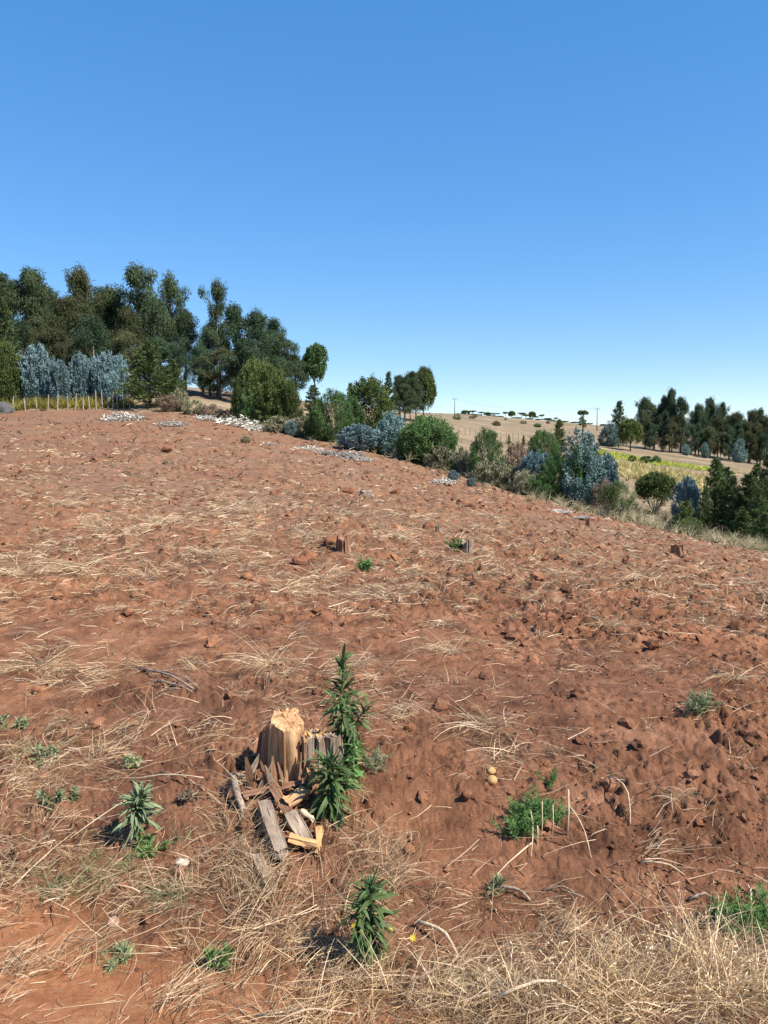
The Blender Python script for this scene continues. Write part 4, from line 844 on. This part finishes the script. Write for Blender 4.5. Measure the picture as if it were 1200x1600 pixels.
# sticks
def stick(px0, py0, px1, py1, rad, mat, label, lift0=.0, lift1=.0, bend=.02, group=None, n=6):
    a = hit(px0, py0)+Vector((0, 0, lift0+rad)); b = hit(px1, py1)+Vector((0, 0, lift1+rad)); pts = []
    for i in range(n):
        t = i/(n-1); p = a.lerp(b, t)+Vector((math.sin(t*math.pi)*bend*.6, 0, math.sin(t*math.pi)*bend+random.uniform(-1, 1)*rad*.6))
        p.z = max(p.z, gz1(p.x, p.y)+rad*.8); pts.append(p)
    o = link('stick', mesh_py('stick', *tube([p-a for p in pts], [rad*(1-.5*i/(n-1)) for i in range(n)], 6), M[mat], True), None, a); return tag(o, label, 'stick', group)
stick(218, 1046, 302, 1080, .010, 'twig', 'longest brown twig lying on bare soil left of the stump')
stick(240, 1070, 300, 1082, .007, 'twig', 'thin brown twig under the longest twig')
stick(252, 1050, 312, 1078, .005, 'twig', 'dark forked twig behind the longest twig')
stick(205, 1222, 318, 1219, .005, 'stick', 'pale bent stalk lying above the grey-green weed')
stick(250, 1205, 345, 1258, .003, 'stick', 'long straw stalk crossing the soil above the grey-green weed')
stick(815, 1250, 830, 1340, .0035, 'stick', 'curved pale stalk hugging the feathery green weed', bend=.04)
stick(830, 1320, 760, 1385, .0035, 'stick', 'pale stalk running down from the feathery green weed', bend=.02)
for i, (x0, y0, y1) in enumerate([(886, 1306, 1234), (862, 1312, 1258), (845, 1318, 1252), (838, 1322, 1290)]):
    p = hit(x0, y0); q = at(x0+2, y1, p.y+.02); o = link('stubble_stalk', mesh_py('stubble_stalk', *tube([Vector((0, 0, -.02)), (Vector(q)-p)*.5+Vector((.004, 0, 0)), Vector(q)-p], [.0036 if i == 0 else .002]*3, 6), M['stick'], True), None, p)
    tag(o, 'thick cut stalk standing right of the feathery green weed' if i == 0 else 'thin cut stalk standing in the feathery green weed', 'stalk', None if i == 0 else 'thin cut stalks')
stick(886, 1280, 924, 1343, .003, 'stick', 'thin straw leaning from the thick cut stalk', lift0=.06)
stick(846, 1394, 898, 1397, .004, 'greywood', 'grey-white short stick on the bank above the dry grass')
stick(1076, 1410, 1110, 1405, .006, 'greywood', 'grey stick half buried by the dry grass on the bank')
stick(650, 1446, 716, 1500, .008, 'stick', 'thick pale stalk beside the small yellow flower', bend=.03)
stick(780, 1390, 830, 1412, .008, 'twig', 'brown root piece on the bank below the pale stalk')
stick(950, 1225, 985, 1290, .004, 'stick', 'bent dry stalk arching over the bare soil', lift0=.03, bend=.05)
stick(1000, 1350, 1070, 1370, .004, 'stick', 'straight stalk lying on the bare bank')
stick(400, 1590, 560, 1588, .004, 'stick', 'long horizontal stalk at the edge of the track')
stick(770, 1585, 905, 1590, .006, 'stick', 'long pale stalk lying across the dry grass', bend=.05, lift0=.04, lift1=.05)
stick(320, 1515, 385, 1505, .005, 'twig', 'short brown stick on the track edge in the straw')
stick(110, 1330, 250, 1230, .0022, 'stick', 'long straw leaning across the grass behind the grey-green weed', lift0=.05, bend=.04)
stick(20, 1400, 120, 1300, .0022, 'stick', 'long straw over the flattened grass', lift0=.03)

# ------------------------------------------------------------------ tree stump and broken wood
def block(outline, h0, tops, rings=9, seed=0, wob=.004, spread=.0, shift=(0, 0), groove=.010):
    """split timber: outline in plan, per-corner top heights, long torn grain"""
    r = random.Random(seed); pts = []
    for i in range(len(outline)):
        a = Vector(outline[i]); b = Vector(outline[(i+1) % len(outline)]); k = max(2, int((b-a).length/.006))
        for j in range(k):
            t = j/k; pts.append((a.lerp(b, t), tops[i]*(1-t)+tops[(i+1) % len(tops)]*t))
    n = len(pts); V = []; F = []; c = sum((p for p, _ in pts), Vector((0, 0)))/n
    S = np.arange(n)*.006; g1 = perlin(S*28+seed*3.1, S*0+.5); g2 = perlin(S*75+seed*1.7, S*0+3.5); tj = perlin(S*60+seed, S*0+9.5)*.012+np.array([r.uniform(-.003, .003) for _ in range(n)])
    for k in range(rings+1):
        t = k/rings; wave = perlin(S*14+seed, S*0+t*1.4+seed)
        for i, (p, top) in enumerate(pts):
            d = p-c; L = max(d.length, 1e-4); cut = groove*(abs(g1[i])*.5+abs(g2[i])*.45+(2.2 if g1[i] > .55 else 0)*(.4+.6*t))+wob*wave[i]*2
            q = c+d*(1+spread*(1-t)**2)*(1-min(.5, cut/L)); V.append((q.x+shift[0]*t, q.y+shift[1]*t, h0+(top+tj[i]-h0)*t))
    for k in range(rings):
        for i in range(n): F.append((k*n+i, k*n+(i+1) % n, (k+1)*n+(i+1) % n, (k+1)*n+i))
    prev = rings*n; mt = sum(t for _, t in pts)/n
    for f in (.8, .55, .3):
        o = len(V)
        for i, (p, top) in enumerate(pts):
            q = c+(p-c)*f; V.append((q.x+shift[0], q.y+shift[1], top*f+mt*(1-f)+.010*perlin(np.array([q.x*55+seed]), np.array([q.y*55]))[0]+r.uniform(-.003, .003)))
        for i in range(n): F.append((prev+i, prev+(i+1) % n, o+(i+1) % n, o+i))
        prev = o
    V.append((c.x+shift[0], c.y+shift[1], mt)); m = len(V)-1
    for i in range(n): F.append((prev+i, prev+(i+1) % n, m))
    return V, F
def shard(L, w, t, seed, twist=.3):
    r = random.Random(seed); V = []; F = []; k = 6
    for i in range(k+1):
        s = i/k; ww = w*(1-.75*s**2)*r.uniform(.8, 1.1)*.5; tt = t*(1-.7*s)*.5; a = twist*s; z = L*s; ox = .08*L*math.sin(s*2.2+seed)
        for sx, sy in ((-1, -1), (1, -.7), (1, 1), (-1, .7)): V.append((ox+sx*ww*math.cos(a)-sy*tt*math.sin(a), sx*ww*math.sin(a)+sy*tt*math.cos(a), z))
    for i in range(k):
        for j in range(4): F.append((i*4+j, i*4+(j+1) % 4, i*4+4+(j+1) % 4, i*4+4+j))
    F += [(3, 2, 1, 0), tuple(k*4+j for j in range(4))]; return V, F
sb = hit(455, 1214); sc_ = sb.y/1200*1.0
PXM = sb.y/1200
st = thing('tree_stump', 'split tree stump with orange heartwood and grey weathered side', 'stump', sb-Vector((0, 0, .02))); st.scale = (1.22, 1.12, 1.1)
q = PXM
# plan coordinates are metres from the stump foot: x right, y away
link('split_block', mesh_py('split_block', *block([(-.085, .00), (-.02, -.045), (.035, -.035), (.045, .06), (.01, .11), (-.075, .10)], -.05, [.235, .225, .205, .225, .26, .265], seed=1, spread=-.10, wob=.006), M['wood']), st)
link('weathered_block', mesh_py('weathered_block', *block([(.050, -.045), (.105, -.055), (.160, -.035), (.185, .03), (.14, .09), (.06, .08)], -.06, [.185, .195, .190, .175, .165, .185], seed=2, spread=.10, wob=.006), M['greywood']), st)
link('dark_core', mesh_py('dark_core', *block([(.020, -.03), (.060, -.035), (.07, .05), (.03, .06)], -.05, [.19, .20, .17, .17], seed=3, spread=.15), M['brownwood']), st)
link('side_slab', mesh_py('side_slab', *block([(-.150, .03), (-.09, .005), (-.07, .09), (-.11, .12)], -.05, [.17, .235, .24, .20], seed=4, spread=-.1, wob=.004, shift=(.02, 0)), M['brownwood']), st)
wb = next(c for c in st.children if c.name.startswith('weathered_block'))
for i in range(16):
    x = random.uniform(.045, .16); o = link('splinter', mesh_py('splinter', *shard(random.uniform(.02, .04), .016, .007, i), M['chip']), wb, (x, random.uniform(-.05, .05), .178)); o.rotation_euler = (random.uniform(-.7, .7), random.uniform(-.7, .7), random.uniform(0, 3))
for i, (x, y, z, L, rx, ry, m) in enumerate([(-.12, -.05, .0, .15, .35, -.25, 'brownwood'), (-.10, -.07, .0, .11, .3, .15, 'greywood'), (.03, -.07, 0, .14, .12, .05, 'brownwood'), (.08, -.08, -.01, .16, .1, -.05, 'brownwood'), (-.16, -.01, .0, .12, -.1, -.4, 'greywood'), (.055, -.05, .0, .2, .02, .03, 'brownwood'), (-.03, -.085, -.01, .08, .5, .2, 'wood')]):
    o = link('bark_strip', mesh_py('bark_strip', *shard(L, .035, .014, 30+i), M[m]), st, (x, y, z)); o.rotation_euler = (rx, ry, i)
for i in range(22):
    x = random.uniform(-.10, .17); o = link('bark_strip', mesh_py('bark_strip', *shard(random.uniform(.04, .16), random.uniform(.012, .03), .010, 80+i), M[random.choice(['brownwood', 'brownwood', 'wood', 'greywood'])]), st, (x, -.055-.02*random.random(), -.03)); o.rotation_euler = (random.uniform(-.05, .25), random.uniform(-.2, .2), random.uniform(-.3, .3))
root = tube([(-.17, -.02, .03), (-.20, -.06, .05), (-.18, -.12, .02), (-.14, -.2, -.03), (-.13, -.28, -.08)], [.008, .012, .014, .012, .006], 7)
link('root', mesh_py('root', *root, M['greywood'], True), st)
# broken slab lying down the bank
def lying(px0, py0, px1, py1, w, t, mat, name, label, seed, lift=.02, cat='wood', roll=0., n=12):
    a = hit(px0, py0)+Vector((0, 0, lift)); b = hit(px1, py1)+Vector((0, 0, lift)); L = (b-a).length
    V, F = block([(-w*.5, -t*.5), (w*.1, -t*.62), (w*.5, -t*.4), (w*.45, t*.45), (-w*.45, t*.5)], 0, [L*.97, L*1.03, L*.9, L*.95, L], rings=8, seed=seed, wob=.006, groove=.006)
    o = link(name, mesh_py(name, V, F, M[mat]), None, a); o.rotation_mode = 'QUATERNION'
    z = (b-a).normalized(); y = Vector((0, 0, 1)); x = y.cross(z).normalized(); y = z.cross(x)
    o.rotation_quaternion = (Matrix((x, y, z)).transposed() @ Matrix.Rotation(roll, 3, 'Z')).to_quaternion()
    return tag(o, label, cat) if label else o
lying(413, 1268, 440, 1348, .062, .04, 'greywood', 'wood_slab', 'grey weathered slab broken from the stump and lying down the bank', 5, .03)
lying(455, 1283, 480, 1328, .065, .03, 'greywood', 'wood_slab', 'short grey slab piece resting against the long slab', 6, .03, roll=.2)
lying(380, 1258, 478, 1236, .030, .024, 'brownwood', 'wood_shard', 'long dark shard lying crosswise at the foot of the stump', 7, .05)
lying(425, 1250, 452, 1292, .040, .02, 'brownwood', 'wood_shard', 'reddish brown shard leaning on the grey slab', 8, .05, roll=.6)
lying(445, 1272, 478, 1250, .055, .03, 'wood', 'wood_shard', 'broad brown shard wedged under the crosswise one', 9, .04, roll=.4)
lying(452, 1320, 497, 1330, .045, .02, 'chip', 'wood_shard', 'orange chunk lying below the grey slab', 10, .025)
lying(497, 1345, 500, 1302, .03, .014, 'chip', 'wood_shard', 'upright orange splinter beside the orange chunk', 11, .02)
lying(470, 1286, 492, 1300, .018, .012, 'stick', 'wood_shard', 'pale stick-like splinter over the short slab', 12, .05)
lying(400, 1345, 420, 1390, .04, .02, 'greywood', 'wood_shard', 'small grey shard in the dry grass under the long slab', 13, .02)
chm = [mesh_py('wood_chip', *shard(.045, .022, .007, 60+i), M[m]) for i, m in enumerate(['chip', 'wood', 'brownwood', 'greywood'])]
for i in range(34):
    p = hit(random.gauss(425, 26), random.gauss(1232, 22)); o = link('wood_chip', chm[i % 4], None, p+Vector((0, 0, .008))); o.rotation_euler = (math.pi/2+random.uniform(-.5, .5), random.uniform(-.4, .4), random.uniform(0, 6.28)); s = random.uniform(.5, 1.3); o.scale = (s, s, s)
    tag(o, 'splintered wood chip in the heap at the foot of the stump', 'wood chip', 'wood chips below the stump')

# field stumps
def field_stump(px, py, wpx, hpx, mat, label, seed):
    p = hit(px, py); w = wpx/1200*p.y; h = hpx/1200*p.y; n = 9
    out = [(math.cos(i/n*6.283)*w*.5*random.uniform(.8, 1.1), math.sin(i/n*6.283)*w*.5*random.uniform(.8, 1.1)) for i in range(n)]
    o = thing('field_stump', label, 'stump', p-Vector((0, 0, .05))); V, F = block(out, 0, [h*random.uniform(.6, 1.15)+.05 for _ in range(n)], seed=seed, spread=.2, wob=.01, groove=.02)
    link('stump_wood', mesh_py('stump_wood', V, F, M[mat]), o)
    for i in range(3): link('root', mesh_py('root', *tube([(0, 0, .04), (math.cos(i*2.1+seed)*w*.8, math.sin(i*2.1+seed)*w*.8, .03), (math.cos(i*2.1+seed)*w*1.2, math.sin(i*2.1+seed)*w*1.2, -.03)], [w*.12, w*.08, w*.03], 6), M['darkbark']), o)
field_stump(537, 862, 24, 27, 'brownwood', 'pale brown cut stump in the middle of the field behind a soil lump', 21)
field_stump(730, 864, 17, 22, 'greywood', 'small grey stump with a green sprig beside it', 22)
field_stump(919, 824, 8, 16, 'brownwood', 'thin brown stump near the lower field edge', 23)
field_stump(1057, 868, 20, 16, 'brownwood', 'low dark stump near the pale grass verge', 24)
field_stump(684, 832, 10, 14, 'greywood', 'tiny pale stump beside a soil lump', 25)
field_stump(573, 776, 24, 10, 'greywood', 'low wide grey stump on the upper field', 26)
lump_obj('soil_lump', 520, 850, .13, (1, .8, .7), 'clod', 'dark soil lump heaped beside the pale brown stump', 'soil', 31, .4)
lump_obj('soil_lump', 672, 826, .14, (1, .8, .7), 'clod', 'soil lump beside the tiny pale stump', 'soil', 32, .4)
lump_obj('soil_lump', 480, 876, .14, (1, .8, .7), 'clod', 'dark soil lump below the pale brown stump', 'soil', 33, .45)
lump_obj('soil_lump', 725, 792, .18, (1.3, .8, .6), 'clod', 'soil lump on the upper field above the small grey stump', 'soil', 34, .45)

# ------------------------------------------------------------------ foreground weeds, every leaf its own piece
def leaf_mesh(name, wid, droop, mat, fold=.35, teeth=0):
    V = []; F = []; k = 6
    for i in range(k+1):
        s = i/k; w = wid*.5*math.sin(math.pi*min(1, s*.92+.06))**.75*(1-.25*s) if i < k else .002
        if teeth and i % 2: w *= .75
        x = s*math.cos(droop*s); z = -math.sin(droop*s)*s
        V += [(x, -w, z+w*fold), (x, 0, z), (x, w, z+w*fold)]
    for i in range(k): a = i*3; F += [(a, a+3, a+4, a+1), (a+1, a+4, a+5, a+2)]
    return mesh_py(name, V, F, M[mat], True)
LM = {('weed', d): leaf_mesh('leaf', .17, d, 'weed') for d in (.1, .5, 1.0)}
LM.update({('weedg', d): leaf_mesh('leaf', .165, d, 'weedg') for d in (.1, .5, 1.0)}); LM.update({('weedl', d): leaf_mesh('leaf', .26, d, 'weedl', .35, 1) for d in (.1, .5, 1.0)})
def leafy(parent, base, tip, n, kind, L0, L1, el0, el1, rad, s0=.08, seed=0, stem='stem', bend=None):
    r = random.Random(seed); base = Vector(base); tip = Vector(tip); bend = Vector(bend or (0, 0, 0))
    pos = lambda t: base.lerp(tip, t)+bend*math.sin(math.pi*t)
    link('stem', mesh_py('stem', *tube([pos(i/6) for i in range(7)], [rad*(1-.6*i/6) for i in range(7)], 6), M[stem], True), parent)
    ax = (tip-base).normalized()
    for i in range(n):
        t = min(1, max(s0, s0+(1-s0)*(i+r.uniform(-2.5, 2.5))/n)); az = i*2.3999+r.uniform(-.9, .9); el = math.radians(el0+(el1-el0)*t+r.uniform(-26, 24)); L = (L0+(L1-L0)*t)*r.uniform(.5, 1.25)
        o = link('leaf', LM[(kind, r.choice((.1, .5, .5, 1.0)))], parent, pos(min(t, 1))); o.rotation_mode = 'QUATERNION'
        qd = Euler((r.uniform(-.8, .8), -el, r.uniform(-.3, .3))).to_quaternion(); qz = Euler((0, 0, az)).to_quaternion(); o.rotation_quaternion = Vector((0, 0, 1)).rotation_difference(ax) @ qz @ qd
        o.scale = (L, L*r.uniform(.65, 1.2), L*r.uniform(.6, 1.4))
def weed(name, label, px, py): return thing(name, label, 'weed', hit(px, py)-Vector((0, 0, .005)))
w1 = weed('tall_weed', 'tallest dark green leafy weed rising behind the stump', 541, 1212)
top = at(535, 1030, w1.location.y+.05)-np.array(w1.location)
leafy(w1, (0, 0, 0), top, 210, 'weed', .145, .085, -45, 60, .006, .14, 1)
b0 = at(548, 1145, w1.location.y)-np.array(w1.location); b1 = at(574, 1100, w1.location.y-.02)-np.array(w1.location)
leafy(w1, b0, b1, 56, 'weed', .09, .06, -10, 60, .0035, .05, 2)
b0 = at(543, 1120, w1.location.y)-np.array(w1.location); b1 = at(520, 1085, w1.location.y-.05)-np.array(w1.location)
leafy(w1, b0, b1, 34, 'weed', .11, .07, -20, 50, .003, .1, 12)
w2 = weed('light_green_weed', 'light green broad-leaved weed between the tall weed and the front weed', 552, 1232)
leafy(w2, (0, 0, 0), at(553, 1160, w2.location.y+.01)-np.array(w2.location), 44, 'weedl', .09, .06, -30, 45, .004, .1, 3)
w3 = weed('narrow_leaved_weed', 'bushy narrow-leaved weed hiding the right side of the broken slab', 522, 1285)
leafy(w3, (0, 0, 0), at(516, 1190, w3.location.y+.02)-np.array(w3.location), 200, 'weed', .145, .10, -55, 62, .005, .22, 4)
w4 = weed('grey_green_weed', 'grey-green rosette weed standing on the flattened grass', 203, 1318)
leafy(w4, (0, 0, 0), at(218, 1248, w4.location.y-.02)-np.array(w4.location), 165, 'weedg', .115, .085, -58, 78, .006, .50, 5, 'palestem')
w5 = weed('yellow_flowered_weed', 'dark green weed with small yellow flowers growing out of the dry grass', 578, 1492)
leafy(w5, (0, 0, 0), at(580, 1385, w5.location.y-.01)-np.array(w5.location), 160, 'weed', .095, .08, -45, 58, .005, .12, 6)
leafy(w5, (-.01, -.01, .02), at(560, 1412, w5.location.y-.04)-np.array(w5.location), 60, 'weed', .09, .07, -20, 55, .004, .2, 7)
def petal_mesh():
    V = [(0, 0, 0)]; F = []
    for i in range(8):
        a = i*math.pi/4; V += [(.5*math.cos(a-.25), .5*math.sin(a-.25), .10), (math.cos(a), math.sin(a), .12), (.5*math.cos(a+.25), .5*math.sin(a+.25), .10)]; b = 1+i*3; F.append((0, b, b+1, b+2))
    return mesh_py('flower', V, F, M['flower'])
PT = petal_mesh()
for px, py, dy in ((613, 1373, .0), (552, 1446, -.1), (611, 1452, -.06), (563, 1455, -.1)):
    p = at(px, py, w5.location.y+dy)-np.array(w5.location); o = link('flower', PT, w5, p); o.scale = (.009,)*3; o.rotation_euler = (.6, .2, px)
    link('flower_stalk', mesh_py('flower_stalk', *tube([(p[0]*.5, p[1], max(.0, p[2]-.09)), Vector(p)], [.0012, .001], 4), M['stem']), w5)
p = hit(645, 1500); fl = thing('yellow_flower', 'single bright yellow flower low in the dry grass by the thick pale stalk', 'flower', p)
o = link('flower_head', PT, fl, (0, 0, .07)); o.scale = (.013,)*3; o.rotation_euler = (.7, .1, 0); link('stalk', mesh_py('stalk', *tube([(0, 0, 0), (.004, 0, .07)], [.0015, .001], 5), M['stem']), fl)
# feathery and fine-leaved weeds (leaves too fine to pick apart)
def feathery(name, label, blobs, n, h, mat, seed, L=(.012, .03), wd=.004):
    r = np.random.RandomState(seed); c = hit(*blobs[0][:2]); o = thing(name, label, 'weed', c); parts = []; tubes = []
    for px, py, rad, w in blobs:
        k = int(n*w); m = max(4, k//45); p0 = hit(px, py); ang = r.rand(m)*6.28; rr = rad*np.sqrt(r.rand(m)); bx = p0.x+np.cos(ang)*rr; by = p0.y+np.sin(ang)*rr; bz = gz(bx, by)
        az = r.rand(m)*6.28; el = r.uniform(.4, 1.3, m); ln = h*r.uniform(.5, 1.15, m)
        d = np.stack([np.cos(el)*np.cos(az), np.cos(el)*np.sin(az), np.sin(el)], 1); B = np.stack([bx, by, bz], 1)-np.array(c)
        for i in range(m): tubes.append(tube([np.array(p0-c)-np.array([0, 0, .004]), B[i]+np.array([0, 0, .003]), B[i]+d[i]*ln[i]], [.0018, .0014, .0008], 4, False))
        ii = r.randint(0, m, k); s = r.rand(k)**.7; P = B[ii]+d[ii]*(ln[ii]*s)[:, None]
        parts.append(leaf_quads(P, d[ii]*.6+r.randn(k, 3)*.8, r.uniform(*L, k), wd*r.uniform(.7, 1.3, k), np.clip(.25+.4*s+.35*r.rand(k), 0, 1), r=r))
    link('stem', mesh_py('stem', *join(tubes), M['stem']), o); link('foliage', cat_mesh('foliage', parts, M[mat]), o)
feathery('feathery_weed', 'bright green feathery weed patch on the bare bank', [(825, 1282, .075, 1), (845, 1272, .06, .7), (808, 1300, .05, .6), (868, 1290, .03, .25), (808, 1300, .03, .2)], 1500, .085, 'feather', 1)
feathery('feathery_weed', 'bright green feathery clump at the top of the golden dry grass', [(1160, 1462, .06, 1), (1188, 1450, .06, 1), (1135, 1448, .05, .6), (1215, 1450, .06, .8)], 1500, .10, 'feather', 2)
feathery('feathery_weed', 'small green sprig above the feathery weed patch', [(858, 1230, .03, 1)], 260, .08, 'feather', 21)
feathery('grey_weed', 'small grey-green cushion weed right of the tall weed', [(590, 1200, .045, 1)], 1300, .085, 'greyshrub', 3, (.008, .02), .003)
feathery('low_green_weed', 'low green weed lying on the soil to the right of the field', [(1093, 1106, .055, 1)], 800, .10, 'greenblade', 4, (.02, .05), .006)
feathery('low_green_weed', 'green sprig beside the grey field stump', [(717, 862, .12, 1)], 300, .22, 'feather', 5, (.05, .1), .02)
feathery('low_green_weed', 'tiny green sprig below the pale brown field stump', [(571, 893, .06, 1)], 200, .12, 'feather', 6, (.04, .08), .02)
feathery('low_green_weed', 'seedling at the upper rim of the flattened grass', [(20, 1140, .05, 1)], 220, .08, 'greenblade', 17, (.02, .05), .010)
feathery('low_green_weed', 'green sprig poking out behind the flattened grass', [(70, 1185, .05, 1)], 220, .08, 'greenblade', 18, (.02, .05), .010)
feathery('low_green_weed', 'green sprig in the shade of the flattened grass', [(95, 1245, .05, 1)], 220, .08, 'greenblade', 7, (.02, .05), .010)
feathery('low_green_weed', 'sprig beside the stem of the grey-green weed', [(230, 1330, .035, 1)], 300, .06, 'feather', 8, (.02, .04), .008)
feathery('low_green_weed', 'small seedling behind the grey-green weed', [(203, 1196, .035, 1)], 250, .05, 'greenblade', 9, (.02, .04), .010)
feathery('low_green_weed', 'green seedling rosette at the edge of the dirt track', [(340, 1505, .03, 1)], 160, .05, 'feather', 10, (.025, .045), .010)
feathery('low_green_weed', 'thin green tuft under the pale running stalk', [(770, 1392, .03, 1)], 200, .07, 'greenblade', 11, (.02, .05), .004)
feathery('dead_weed', 'dead purplish weed head lying beside the grey-green weed', [(285, 1250, .03, 1), (300, 1252, .02, .7)], 500, .035, 'dryshrub', 12, (.01, .025), .006)
feathery('low_green_weed', 'pale green seedling in the middle of the dirt track', [(187, 1497, .03, 1)], 220, .05, 'greenblade', 13, (.02, .045), .004)
